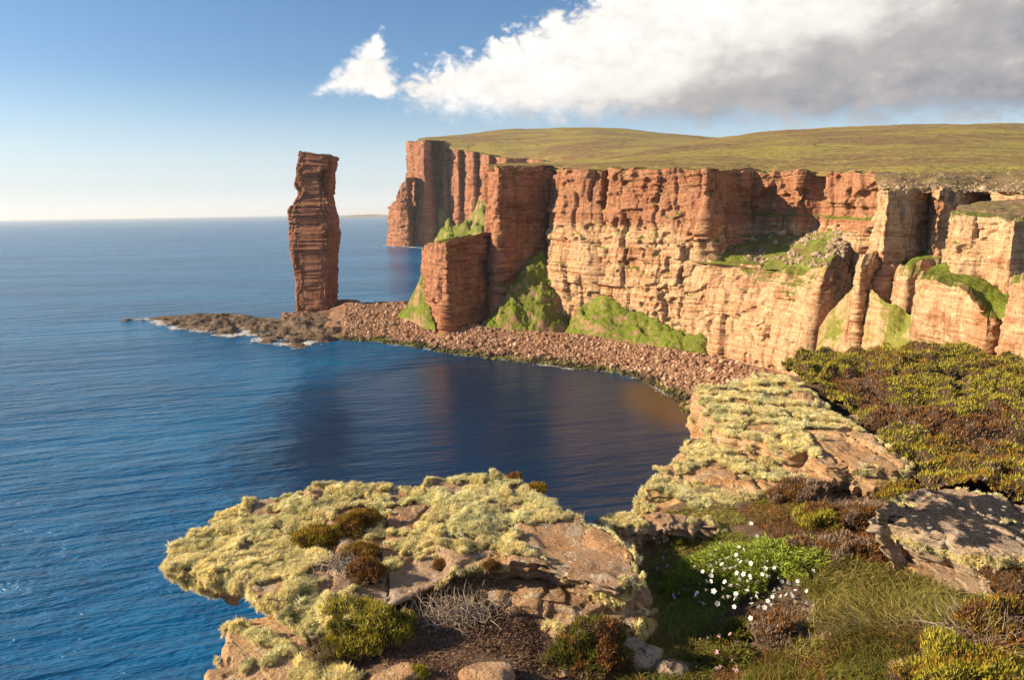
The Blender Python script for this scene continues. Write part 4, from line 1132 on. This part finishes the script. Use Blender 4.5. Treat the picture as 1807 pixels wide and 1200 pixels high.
L1c = Slab('ledge_footing', 'layered brown rock supporting the front of the lichen ledge', [(690, 1045), (760, 1005), (900, 965), (1050, 962), (1118, 995), (1136, 1042), (1095, 1070), (1000, 1062), (900, 1046), (800, 1050), (730, 1072)], 87.52, M_fr, 581, thick=0.6, batter=0.06, nu=320)
L1d = Slab('ledge_neck', 'orange rock neck joining the jutting ledge to the lower lichen ledge', [(412, 1098), (440, 1072), (520, 1082), (600, 1100), (650, 1160), (620, 1230), (520, 1230), (430, 1150)], 87.47, M_fr_warm, 583, thick=1.4, batter=0.05, nu=240)
L4 = Slab('block_under_ledge', 'thick brown block below the right end of the ledge', [(930, 1085), (1010, 1070), (1100, 1075), (1155, 1062), (1165, 1090), (1150, 1125), (1080, 1140), (980, 1120)], 87.46, M_fr, 571, thick=0.55, batter=0.05, nu=260)

P, N = L1.tops(84000, 1, -0.95, 1.7, holes=((715, 915, 0.24), (610, 930, 0.26), (640, 990, 0.26), (690, 1050, 0.34), (600, 1030, 0.16), (965, 975, 0.22), (1065, 1005, 0.38), (850, 1025, 0.26), (770, 1020, 0.24)))
P2_, N2 = L1.sides(18000, 2, 0.4, -0.25)
lichen('lichen', None, np.vstack([P, P2_]), np.vstack([N, N2]), 3, 0.019, 12, L1.o)
P, N = L1b.tops(26000, 4, -0.6, 2.0); P2_, N2 = L1b.sides(8000, 5, 0.4, -0.2)
lichen('lichen', None, np.vstack([P, P2_]), np.vstack([N, N2]), 6, 0.019, 12, L1b.o)
for sl, nt, ns, cv, sd in ((L2a, 50000, 7000, -0.85, 7), (L2b, 30000, 7000, -0.7, 8), (L2c, 24000, 7000, -0.8, 9), (L3, 6000, 900, 0.0, 10), (RS, 500, 2000, 0.5, 12), (L4, 4000, 2500, 0.2, 13)):
    hl = ((1345, 768, 0.2), (1520, 800, 0.55), (1405, 712, 0.2)) if sl is L2a else ()
    P, N = sl.tops(nt, sd * 11, cv, 1.6, holes=hl); P2_, N2 = sl.sides(ns, sd * 13, 0.5, 0.1)
    lichen('lichen', None, np.vstack([P, P2_]), np.vstack([N, N2]), sd * 17, 0.024 if sl in (L2a, L2b, L2c) else 0.018, 10, sl.o)

# ---- loose stones
def fg_stone(name, label, px, py, r, seed, flat=0.5, mat=None, rot=0.0, z=None):
    q = S(px, py)
    v = stone_verts(IC3, seed, flat, 0.4) * r
    o = mesh_obj(name, v, IC3[1], mat or M_fr)
    o.location = (q[0], q[1], (q[2] if z is None else z) + r * flat * 0.25); o.rotation_euler = (0.1, -0.12, rot)
    return tag(o, label, 'stone')
fg_stone('stone', 'pale broad stone at the bottom edge below the dead twigs', 855, 1205, 0.17, 601, 0.35)
fg_stone('stone', 'flat reddish stone wedged beside the dark green heather', 985, 1178, 0.10, 602, 0.4, M_fr_warm)
fg_stone('stone', 'rounded grey stone at the bottom edge in shadow', 1182, 1192, 0.11, 603, 0.6, M_fr_dark)
fg_stone('stone', 'pale angular stone at the bottom edge under grass', 1600, 1195, 0.13, 604, 0.5)
fg_stone('stone', 'pale angular stone lying on bare earth beside the heather carpet', 1510, 752, 0.17, 605, 0.6, M_fr_warm, 0.4)
fg_stone('stone', 'small brown stone poking out of the peat below the ledge', 905, 1085, 0.05, 606, 0.9)
fg_stone('stone', 'long pale stone ridge at the bottom edge beneath lichen', 705, 1196, 0.16, 607, 0.22, None, 0.2)
fg_stone('stone', 'dark shadowed stone standing right of the green heather', 1130, 1175, 0.14, 608, 1.1, M_fr_dark)
for i, (px, py, r) in enumerate([(1455, 775, 0.05), (1440, 748, 0.06), (1462, 728, 0.05), (1425, 730, 0.04), (1480, 765, 0.04), (1500, 790, 0.05), (1410, 712, 0.05), (1445, 715, 0.035)]):
    tag(fg_stone('pebble', 'small ochre stone on the bare earth above the bedded rock', px, py, r, 620 + i, 0.6, M_fr_warm, i), group='small stones on the bare earth')
plates = [(1560, 808, 42, 14), (1478, 822, 46, 14), (1535, 826, 48, 13), (1590, 838, 40, 12), (1450, 845, 50, 13), (1530, 850, 52, 13), (1600, 856, 34, 10)]
for i, (px, py, wx, wy) in enumerate(plates):
    r_ = np.random.default_rng(640 + i); an = np.sort(r_.uniform(0, 6.283, 8)) + np.linspace(0, 0.6, 8); an = np.linspace(0, 6.283, 8, endpoint=False) + r_.uniform(-0.25, 0.25, 8)
    ol = [(px + wx * math.cos(a) * r_.uniform(0.8, 1.15), py + wy * math.sin(a) * r_.uniform(0.8, 1.15)) for a in an]
    sl = Slab('rock_plate', 'thin orange rock plate lying loose in the bedded rock', ol, 87.63 - 0.012 * i, M_fr_warm, 650 + 7 * i, tilt=(r_.uniform(-0.05, 0.08), r_.uniform(-0.02, 0.08)), thick=0.07, batter=-0.02, topamp=0.006, nu=110, nv=14, rings=16, k=0.03, cat='stone')
    tag(sl.o, group='thin plates of the bedded rock')

# ---- heather
GREEN = [(0.31, 0.285, 0.032), (0.38, 0.33, 0.04), (0.23, 0.22, 0.034), (0.45, 0.365, 0.045)]
DARKG = [(0.10, 0.115, 0.02), (0.14, 0.135, 0.024), (0.16, 0.13, 0.028)]
ORANGE = [(0.32, 0.18, 0.028), (0.28, 0.205, 0.03), (0.36, 0.21, 0.035), (0.21, 0.18, 0.025)]
BROWN = [(0.24, 0.105, 0.032), (0.20, 0.09, 0.03), (0.28, 0.145, 0.045), (0.16, 0.10, 0.046)]
DRY = [(0.31, 0.215, 0.15), (0.25, 0.165, 0.115), (0.38, 0.285, 0.205), (0.20, 0.13, 0.09)]
def bush(label, px, py, rx, ry, h, pal, seed, n=4200, pal2=None, sprig=0.026, low=DRY, lowf=0.35, P0=None, cat='heather', name='heather_bush'):
    rg_ = np.random.default_rng(seed)
    q = S(px, py) if P0 is None else np.array(P0)
    root = bpy.data.objects.new(name, None); COL.objects.link(root); root.location = q
    tag(root, label, cat)
    n = int(n * 1.6)
    d = rg_.normal(size=(n, 3)); d[:, 2] = np.abs(d[:, 2]) * 1.0 - 0.08; d /= np.linalg.norm(d, axis=1, keepdims=True)
    rad = lambda e: 1 + 0.42 * fbm(e[:, 0] * 1.7, e[:, 1] * 1.7, e[:, 2] * 1.7, seed, 4)
    sc_ = np.array([rx, ry, h])
    P = d * rad(d)[:, None] * sc_ * rg_.uniform(0.82, 1.0, (n, 1))
    nr = d / sc_; nr /= np.linalg.norm(nr, axis=1, keepdims=True)
    Dr = nr * 0.5 + np.array([0, 0, 0.75]) + rg_.normal(size=(n, 3)) * 0.38
    c_ = pick(pal, rg_, n)
    if pal2 is not None:
        mk = fbm(d[:, 0] * 2.2, d[:, 1] * 2.2, d[:, 2], seed + 1, 3) > 0.05
        c_[mk] = pick(pal2, rg_, mk.sum())
    lo = rg_.uniform(0, 1, n) > (d[:, 2] / lowf).clip(0, 1) 
    c_[lo] = pick(low, rg_, lo.sum())
    V, Fc = strands(P, Dr, sprig * rg_.uniform(0.6, 1.3, n), sprig * 0.3, rg_.normal(size=(n, 3)) * 0.1, rg_, simple=True)
    mesh_obj('foliage', V, Fc, M_leaf, root, tint=np.repeat(c_, 3, 0))
    e = IC3[0].copy(); e[:, 2] = np.where(e[:, 2] < 0, e[:, 2] * 0.3, e[:, 2])
    mesh_obj('stems', e * rad(IC3[0])[:, None] * sc_ * 0.90, IC3[1], M_heart, root, smooth=True)
    return root

def twigs(name, label, px, py, rx, ry, h, seed, n=160, col=((0.34, 0.28, 0.22), (0.42, 0.37, 0.31), (0.24, 0.18, 0.14)), P0=None):
    rg_ = np.random.default_rng(seed)
    q = S(px, py) if P0 is None else np.array(P0)
    Vs, Fs, Ts = [], [], []
    for i in range(n):
        p = np.array([rg_.normal(0, rx * 0.4), rg_.normal(0, ry * 0.4), 0.0]); d = rg_.normal(size=3) * (1, 1, 0.5) + (0, 0, 0.5); d /= np.linalg.norm(d)
        w_ = rg_.uniform(0.0018, 0.004); c_ = np.array(col[rg_.integers(0, 3)]) * rg_.uniform(0.8, 1.1)
        base = len(Vs)
        ns = 5
        for k_ in range(ns):
            s1 = np.cross(d, (0.3, 0.5, 0.8)); s1 /= np.linalg.norm(s1) + 1e-9; s2 = np.cross(d, s1)
            ww = w_ * (1 - 0.8 * k_ / (ns - 1))
            for a in (0, 2.094, 4.189):
                Vs.append(p + ww * (math.cos(a) * s1 + math.sin(a) * s2)); Ts.append(c_)
            d = d + rg_.normal(size=3) * 0.45 + (0, 0, -0.05 * k_); d /= np.linalg.norm(d)
            p = p + d * h * rg_.uniform(0.2, 0.45); p[2] = max(p[2], 0.005)
        for k_ in range(ns - 1):
            for a in range(3):
                b_ = (a + 1) % 3
                Fs.append((base + 3 * k_ + a, base + 3 * k_ + b_, base + 3 * k_ + 3 + b_, base + 3 * k_ + 3 + a))
    o = mesh_obj(name, Vs, Fs, M_twig, tint=np.array(Ts)); o.location = q
    return tag(o, label, 'shrub')

bush('dense dark-olive heather cushion on the front of the lichen ledge', 635, 1130, 0.29, 0.24, 0.20, GREEN, 701, 7000, DARKG)
zt = lambda px, py: (lambda q: (q[0], q[1], float(L1.topz(q[0], q[1]))))(G(px, py, 87.62))
bush('olive and orange heather hummock in the middle of the lichen ledge', 575, 945, 0.24, 0.15, 0.12, ORANGE, 702, 4200, GREEN, P0=zt(575, 945))
bush('orange-topped heather hummock beside the bare patch of the ledge', 632, 925, 0.17, 0.15, 0.13, ORANGE, 703, 3600, BROWN, P0=zt(632, 928))
bush('rust-brown heather below the orange hummocks on the ledge', 632, 985, 0.15, 0.13, 0.10, BROWN, 704, 3000, ORANGE, P0=zt(632, 985))
bush('small rust-brown heather tuft beside the pale twigs', 648, 1020, 0.12, 0.10, 0.09, BROWN, 705, 2200, P0=zt(648, 1020))
bush('dark green heather cushion in shadow at the bottom of the picture', 1038, 1172, 0.24, 0.2, 0.22, DARKG, 706, 6500, BROWN)
bush('tiny rust heather tuft on the middle of the ledge', 778, 1000, 0.05, 0.05, 0.05, BROWN, 707, 700, P0=zt(778, 1000))
bush('tiny brown heather tuft right of the middle of the ledge', 868, 1018, 0.05, 0.04, 0.05, BROWN, 708, 700, P0=zt(868, 1018))
bush('tiny dark tuft near the back rim of the ledge', 908, 866, 0.06, 0.05, 0.05, BROWN, 709, 700, P0=zt(908, 870))
bush('tiny olive tuft on the back slope of the ledge', 950, 890, 0.06, 0.05, 0.06, ORANGE, 710, 800, P0=zt(950, 892))
bush('dry purple-brown heather in front of the bedded rock', 1405, 880, 0.26, 0.18, 0.15, DRY, 711, 4200, BROWN)
bush('olive heather mound left of the crusted slab', 1600, 880, 0.26, 0.16, 0.12, ORANGE, 712, 3600, GREEN)
bush('brown and green heather mound behind the white flowers', 1450, 930, 0.26, 0.2, 0.18, BROWN, 713, 4800, GREEN)
bush('rusty heather mound against the crusted slab', 1520, 925, 0.24, 0.2, 0.18, BROWN, 714, 4800, DRY)
bush('pinkish dry heather clump in the grass below the crusted slab', 1500, 990, 0.26, 0.22, 0.16, DRY, 715, 5200, BROWN)
bush('dry brown heather among grass right of the white flowers', 1420, 985, 0.18, 0.15, 0.14, DRY, 716, 3600, BROWN)
bush('large orange-brown heather bush above the bedded rock plates', 1575, 815, 0.38, 0.3, 0.24, ORANGE, 717, 7500, GREEN, lowf=0.8)
bush('olive heather bush at the right above the crusted slab', 1690, 845, 0.36, 0.26, 0.17, GREEN, 718, 6000, ORANGE, lowf=0.5)
bush('green heather bush at the right edge above the slab', 1790, 850, 0.36, 0.26, 0.17, GREEN, 719, 6000, BROWN, lowf=0.5)
bush('brown heather bush at the right edge beside the slab end', 1795, 1045, 0.20, 0.22, 0.26, DRY, 720, 4200, BROWN)
bush('green-topped heather at the bottom right corner', 1700, 1195, 0.32, 0.2, 0.12, GREEN, 721, 5500, ORANGE)
bush('rusty heather bush in the lower right among dry stems', 1760, 1120, 0.22, 0.18, 0.17, BROWN, 722, 4500, ORANGE)
bush('dark cushion of thrift leaves at the cliff edge', 1195, 960, 0.13, 0.08, 0.06, DARKG, 723, 1800, low=DARKG)
bush('small rust heather sprig by the white stone bottom right', 1655, 1155, 0.08, 0.07, 0.08, BROWN, 724, 1000)
bush('dry brown heather bank beside the dark hollow', 1380, 1130, 0.14, 0.12, 0.12, DRY, 725, 2400, BROWN)
bush('small orange tuft on the peat below the ledge', 765, 1045, 0.045, 0.04, 0.05, ORANGE, 726, 600)
bush('small olive tuft on the peat left of the twigs', 722, 1100, 0.05, 0.04, 0.06, GREEN, 727, 700)
bush('green moss tuft on the stone at the bottom edge', 735, 1195, 0.07, 0.04, 0.04, GREEN, 728, 700)
twigs('dead_twigs', 'bleached dead twigs in the middle of the ledge', 605, 1005, 0.16, 0.12, 0.10, 731, 130, P0=zt(600, 1008))
twigs('dead_twigs', 'tangle of grey dead twigs on the peat below the ledge', 800, 1085, 0.34, 0.16, 0.13, 732, 330)
twigs('dead_twigs', 'brown wiry dead stems along the front of the ledge', 800, 1030, 0.34, 0.12, 0.12, 733, 260, ((0.26, 0.17, 0.11), (0.2, 0.13, 0.09), (0.32, 0.24, 0.18)))
twigs('dead_twigs', 'pale dead stems in the lower right corner', 1745, 1130, 0.24, 0.14, 0.16, 734, 420, ((0.40, 0.32, 0.26), (0.32, 0.24, 0.19), (0.26, 0.18, 0.14)))
twigs('dead_twigs', 'dead stems sticking out of the right-hand heather carpet', 1560, 690, 0.5, 0.25, 0.14, 735, 200)
twigs('dead_twigs', 'dry stems under the large orange-brown heather', 1540, 700, 0.4, 0.3, 0.2, 736, 160)

# carpet of heather cushions on the far right of the promontory
cpoly = np.array([S(*e)[:2] for e in ((1375, 668), (1420, 645), (1500, 632), (1650, 630), (1807, 640), (2050, 650), (2200, 780), (2200, 880), (1807, 900), (1650, 890), (1560, 840), (1545, 790), (1500, 745), (1440, 700))])
lo, hi = cpoly.min(0), cpoly.max(0)
def carpet_z(x, y):
    a, ida = cushions(x + 0.15 * vn(x * 3, y * 3, 0, 5), y + 0.15 * vn(x * 3, y * 3, 0, 6), 0.75, 801); b_, idb = cushions(x, y, 0.33, 811)
    return ground_z(x, y) + a * 0.5 + b_ * 0.45 + 0.05 * fbm(x * 8, y * 8, 0, 3, 3) - 0.02, a, b_, ida
xs, ys = np.meshgrid(np.linspace(lo[0], hi[0], 300), np.linspace(lo[1], hi[1], 200))
ins = in_poly(cpoly, xs, ys)
zc, *_ = carpet_z(xs, ys)
fcs = grid_faces(200, 300); fcs = fcs[ins.ravel()[fcs].all(1)]
carpet = mesh_obj('heather_carpet', np.stack([xs, ys, zc], -1), fcs, M_heart, smooth=True)
tag(carpet, 'springy carpet of olive and brown heather cushions covering the right of the promontory', 'heather', kind='stuff')
rg = np.random.default_rng(77)
n = 190000
x, y = rg.uniform(lo[0], hi[0], n), rg.uniform(lo[1], hi[1], n)
k_ = in_poly(cpoly, x, y); x, y = x[k_], y[k_]; n = len(x)
zc, ca, cb, ida = carpet_z(x, y)
e_ = 0.02
zx = (carpet_z(x + e_, y)[0] - zc) / e_; zy = (carpet_z(x, y + e_)[0] - zc) / e_
nr = np.stack([-zx, -zy, np.ones(n)], 1); nr /= np.linalg.norm(nr, axis=1, keepdims=True)
c_ = pick(GREEN, rg, n)
mk = (fbm(x * 1.3, y * 1.3, 0, 821, 3) + (ida - 0.5)) > 0.45
c_[mk] = pick(ORANGE, rg, mk.sum())
mk = (fbm(x * 1.1, y * 1.1, 0, 831, 3) - (ida - 0.5)) > 0.8
c_[mk] = pick(BROWN, rg, mk.sum())
mk = (nr[:, 2] + rg.normal(0, 0.15, n) < 0.62) | (ca * 0.5 + cb * 0.45 + rg.normal(0, 0.02, n) < 0.05)
c_[mk] = pick(DRY, rg, mk.sum())
V, Fc = strands(np.stack([x, y, zc - 0.005], 1), nr * 0.5 + (0, 0, 0.8) + rg.normal(size=(n, 3)) * 0.4, 0.036 * rg.uniform(0.5, 1.5, n), 0.014, rg.normal(size=(n, 3)) * 0.1, rg, simple=True)
mesh_obj('foliage', V, Fc, M_leaf, carpet, tint=np.repeat(c_, 3, 0))

# ---- grass and flowers
def grass(name, label, poly, n, L, pal, seed, lean=(0.15, 0, 0.0), wd=0.004, pal2=None, cat='grass', base=0.0):
    rg_ = np.random.default_rng(seed)
    Pg = np.array([S(*e)[:2] for e in poly]); lo_, hi_ = Pg.min(0), Pg.max(0)
    x, y = rg_.uniform(lo_[0], hi_[0], n), rg_.uniform(lo_[1], hi_[1], n)
    k_ = in_poly(Pg, x, y) & (fbm(x * 3, y * 3, 0, seed, 3) > -0.45 + base); x, y = x[k_], y[k_]; m_ = len(x)
    z_ = ground_z(x, y) + 0.05 * fbm(x * 1.3, y * 1.3, 0, 201, 4)
    c_ = pick(pal, rg_, m_)
    if pal2 is not None:
        mk_ = fbm(x * 2.2, y * 2.2, 0, seed + 3, 3) > 0.1; c_[mk_] = pick(pal2, rg_, mk_.sum())
    fl = np.stack([fbm(x * 2.5, y * 2.5, 0, seed + 5, 2), fbm(x * 2.5, y * 2.5, 0, seed + 6, 2), x * 0], 1)
    Dr = np.array([0, 0, 0.9]) + rg_.normal(size=(m_, 3)) * (0.4, 0.4, 0.1) + fl * 0.7 + np.array(lean)
    bend = (Dr * (1, 1, 0)) * 0.55 + (0, 0, -0.22)
    V, Fc = strands(np.stack([x, y, z_], 1), Dr, L * rg_.uniform(0.5, 1.3, m_), wd, bend, rg_, 0.8)
    return tag(mesh_obj(name, V, Fc, M_leaf, tint=np.repeat(c_, 5, 0)), label, cat, kind='stuff')
LUSH = [(0.19, 0.22, 0.03), (0.24, 0.265, 0.04), (0.15, 0.17, 0.028)]
STRAW = [(0.27, 0.225, 0.06), (0.21, 0.19, 0.04), (0.33, 0.27, 0.10), (0.17, 0.165, 0.035)]
grass('lush_grass', 'short green grass in the hollow behind the white flowers', [(1110, 960), (1180, 930), (1260, 930), (1330, 960), (1300, 1060), (1240, 1130), (1160, 1200), (1120, 1150), (1150, 1080), (1130, 1000)], 22000, 0.06, LUSH, 901, wd=0.004, pal2=STRAW)
grass('long_grass', 'long straw-tinted grass filling the hollow below the crusted slab', [(1380, 1010), (1480, 1000), (1580, 1010), (1680, 1060), (1720, 1100), (1640, 1160), (1600, 1230), (1280, 1230), (1370, 1150), (1440, 1080)], 34000, 0.10, STRAW, 902, lean=(0.12, 0, 0), pal2=DARKG, wd=0.004, base=-0.1)
grass('heath_litter', 'brown wiry litter between the grass and the bushes', [(1370, 1070), (1480, 1040), (1600, 1060), (1640, 1130), (1560, 1240), (1330, 1240)], 16000, 0.05, BROWN, 906, pal2=DRY, wd=0.0055, base=0.25)
grass('turf', 'thin turf and moss between the heather and rocks', [(1100, 1130), (1300, 1090), (1420, 1080), (1400, 1240), (1090, 1240)], 16000, 0.05, DARKG, 903, pal2=BROWN, wd=0.005, base=-0.2)
grass('heath_undergrowth', 'low wiry undergrowth between the heather mounds', [(1300, 900), (1420, 850), (1640, 870), (1560, 930), (1640, 1040), (1480, 1030), (1380, 980)], 16000, 0.06, BROWN, 904, pal2=DRY, wd=0.005, base=-0.4)
grass('rough_grass', 'rough dry grass and heather litter right of the crusted slab', [(1790, 1095), (1840, 1020), (2050, 1010), (2400, 930), (3000, 1000), (3000, 1500), (1700, 1500), (1640, 1215)], 60000, 0.07, STRAW, 908, pal2=BROWN, wd=0.007, base=-0.3)
grass('edge_turf', 'sparse turf and moss on the rock shelf at the cliff edge', [(1180, 905), (1300, 888), (1420, 868), (1430, 900), (1330, 935), (1220, 940), (1120, 960)], 12000, 0.04, STRAW, 907, pal2=LUSH, wd=0.005, base=0.05)
grass('peat_litter', 'brown crumbs of peat and dead heather below the ledge', [(700, 1070), (800, 1050), (930, 1060), (1000, 1120), (980, 1220), (700, 1220), (660, 1150)], 18000, 0.022, [(0.2, 0.12, 0.08), (0.14, 0.08, 0.055), (0.28, 0.19, 0.13)], 905, wd=0.006, base=-0.3, cat='litter')

def flower_mesh(r, petal, heart, seed):
    V, T, Fs = [(0, 0, 0)], [heart], []
    for i in range(10):
        a = i * math.pi / 5; rr = r * (1.0 if i % 2 else 0.72)
        V.append((rr * math.cos(a), rr * math.sin(a), r * 0.18)); T.append(petal)
    for i in range(10):
        V.append((0.32 * r * math.cos(i * math.pi / 5), 0.32 * r * math.sin(i * math.pi / 5), r * 0.08)); T.append(petal)
    for i in range(10):
        j = (i + 1) % 10
        Fs += [(0, 11 + i, 11 + j), (11 + i, 1 + i, 1 + j), (11 + i, 1 + j, 11 + j)]
    b_ = len(V)
    for i in range(5):                                   # calyx behind the petals
        a = i * 1.2566; V += [(0.42 * r * math.cos(a), 0.42 * r * math.sin(a), -0.1 * r)]; T.append((0.42, 0.34, 0.26))
    V.append((0, 0, -1.0 * r)); T.append((0.3, 0.26, 0.16))
    for i in range(5):
        Fs.append((b_ + (i + 1) % 5, b_ + i, b_ + 5))
    m_ = bpy.data.meshes.new('flower'); m_.from_pydata([tuple(v) for v in V], [], Fs); m_.update()
    at = m_.attributes.new('tint', 'FLOAT_COLOR', 'POINT')
    for i, c_ in enumerate(T): at.data[i].color = (*c_, 1)
    m_.materials.append(M_petal)
    return m_
def plant(name, label, px, py, rx, ry, h, pal, seed, n, leaf, cat, flowers=(), fmesh=None, stem=None, wd=0.25):
    rg_ = np.random.default_rng(seed)
    q = S(px, py)
    root = bpy.data.objects.new(name, None); COL.objects.link(root); root.location = q; tag(root, label, cat)
    a = rg_.uniform(0, 6.283, n); rr = np.sqrt(rg_.uniform(0, 1, n)); hh = rg_.uniform(0, 1, n)
    lump = 0.72 + 0.55 * fbm(np.cos(a) * 2.2, np.sin(a) * 2.2, 0, seed, 4)
    x, y = rx * rr * np.cos(a) * lump, ry * rr * np.sin(a) * lump
    z_ = h * np.sqrt(np.clip(1 - rr ** 2, 0.02, 1)) * (0.35 + 0.65 * hh) + ground_z(q[0] + x, q[1] + y) - q[2]
    Dr = np.stack([np.cos(a) * rr, np.sin(a) * rr, 0.6 + 0 * a], 1) + rg_.normal(size=(n, 3)) * 0.5
    V, Fc = strands(np.stack([x, y, z_], 1), Dr, leaf * rg_.uniform(0.6, 1.3, n), leaf * wd, rg_.normal(size=(n, 3)) * 0.15 - (0, 0, 0.15), rg_, 1.3)
    mesh_obj('leaves', V, Fc, M_leaf, root, tint=np.repeat(pick(pal, rg_, n), 5, 0))
    top = lambda dx, dy: h * math.sqrt(max(0.05, 1 - min(1, (dx / rx) ** 2 + (dy / ry) ** 2)))
    Vs, Fs = [], []
    for i, (fx, fy) in enumerate(flowers):
        e = G(fx, fy, q[2] + h * 0.75) - q
        e2 = e + (0, 0, rg_.uniform(-0.03, 0.03))
        o_ = bpy.data.objects.new('flower', fmesh); COL.objects.link(o_); o_.parent = root; o_.location = e2
        o_.rotation_euler = (rg_.normal(0.75, 0.35), rg_.normal(-0.3, 0.4), rg_.uniform(0, 6)); s_ = rg_.uniform(0.75, 1.15); o_.scale = (s_, s_, s_)
        b_ = np.array([e[0] * 0.75, e[1] * 0.75 + 0.02, max(0.0, e2[2] - 0.16)])
        k0 = len(Vs)
        for pnt, ww in ((b_, 0.0022), ((b_ + e2) / 2 + (0, 0, 0.015), 0.002), (np.array(e2) - (0, 0, 0.006), 0.0014)):
            Vs += [tuple(np.array(pnt) + (-ww, 0, 0)), tuple(np.array(pnt) + (ww, 0, 0)), tuple(np.array(pnt) + (0, ww * 1.5, 0))]
        for s2 in (0, 3):
            for a_ in range(3):
                Fs.append((k0 + s2 + a_, k0 + s2 + (a_ + 1) % 3, k0 + s2 + 3 + (a_ + 1) % 3, k0 + s2 + 3 + a_))
    if Vs:
        tag(mesh_obj('flower_stems', Vs, Fs, M_leaf, root, tint=np.array((0.11, 0.15, 0.04))), kind='stuff')
    return root
white = flower_mesh(0.018, (0.82, 0.82, 0.80), (0.55, 0.5, 0.2), 1)
pink = flower_mesh(0.015, (0.72, 0.42, 0.50), (0.5, 0.25, 0.32), 2)
blue = flower_mesh(0.011, (0.36, 0.40, 0.66), (0.25, 0.25, 0.5), 3)
lilac = flower_mesh(0.02, (0.50, 0.36, 0.66), (0.4, 0.3, 0.5), 4)
rg = np.random.default_rng(91)
fl = [(1304, 968), (1284, 980), (1312, 976), (1254, 980), (1318, 994), (1298, 996), (1307, 997), (1324, 1003), (1258, 1006), (1274, 995), (1290, 1009), (1279, 1029), (1288, 1003), (1350, 1006), (1379, 1003), (1374, 1017), (1380, 1021), (1357, 1020), (1345, 1020), (1336, 1022), (1325, 1020), (1318, 1041),
      (1336, 1042), (1276, 1040), (1288, 1028), (1367, 1046), (1378, 1053), (1355, 1059), (1408, 1031), (1416, 1027), (1440, 1035), (1442, 1027), (1455, 1016), (1400, 1060), (1418, 1056), (1423, 1072), (1430, 1062), (1455, 1065), (1454, 1053), (1442, 1070), (1366, 1075), (1326, 1067), (1325, 1085), (1247, 1030), (1246, 1045), (1230, 1050), (1226, 1003), (1227, 1055), (1270, 965), (1335, 945), (1325, 930), (1255, 1000), (1262, 970), (1240, 1012), (1305, 1025), (1298, 1056), (1391, 1035), (1435, 990)]
plant('flowering_campion', 'sprawling bright green plant covered in small white flowers', 1340, 1005, 0.54, 0.5, 0.15, [(0.25, 0.31, 0.04), (0.31, 0.36, 0.06), (0.17, 0.21, 0.035)], 911, 15000, 0.042, 'flower', fl + [(rg.uniform(1235, 1450), rg.uniform(975, 1075)) for _ in range(75)], white, wd=0.14)
plant('thrift', 'clump of pale pink thrift heads at the cliff edge', 1150, 945, 0.22, 0.12, 0.08, LUSH, 912, 2200, 0.05, 'flower', [(1108 + rg.uniform(0, 95), 925 + rg.uniform(0, 40)) for _ in range(34)], flower_mesh(0.016, (0.74, 0.55, 0.48), (0.6, 0.4, 0.35), 5), wd=0.1)
plant('thrift', 'pink thrift heads in shadow at the bottom of the grass', 1292, 1172, 0.14, 0.1, 0.08, DARKG, 913, 1500, 0.05, 'flower', [(1265, 1150), (1272, 1153), (1284, 1158), (1266, 1175), (1272, 1178), (1292, 1172), (1300, 1182), (1306, 1190), (1312, 1187), (1296, 1184), (1300, 1178), (1328, 1180), (1290, 1163)], pink, wd=0.1)
plant('thrift', 'small pink thrift clump below the white flowers', 1300, 1120, 0.16, 0.1, 0.07, DARKG, 914, 1500, 0.05, 'flower', [(1250, 1118), (1270, 1116), (1284, 1114), (1288, 1125), (1300, 1128), (1318, 1138), (1322, 1146), (1236, 1126), (1305, 1134), (1330, 1150)], pink, wd=0.1)
plant('squill', 'tiny blue squill flowers in the grass left of the white flowers', 1200, 1030, 0.2, 0.16, 0.04, LUSH, 915, 1200, 0.06, 'flower', [(1170, 990), (1168, 996), (1188, 1052), (1198, 1045), (1207, 1040), (1214, 1044), (1185, 1070), (1198, 1082), (1234, 1065), (1232, 1072), (1234, 1036), (1190, 1060), (1160, 1000), (1178, 1004)], blue, wd=0.08)
plant('lilac_flower', 'single lilac flower in front of the dark hollow under the slab', 1732, 1070, 0.05, 0.04, 0.06, LUSH, 916, 120, 0.06, 'flower', [(1732, 1056), (1724, 1050), (1738, 1055)], lilac, wd=0.08)
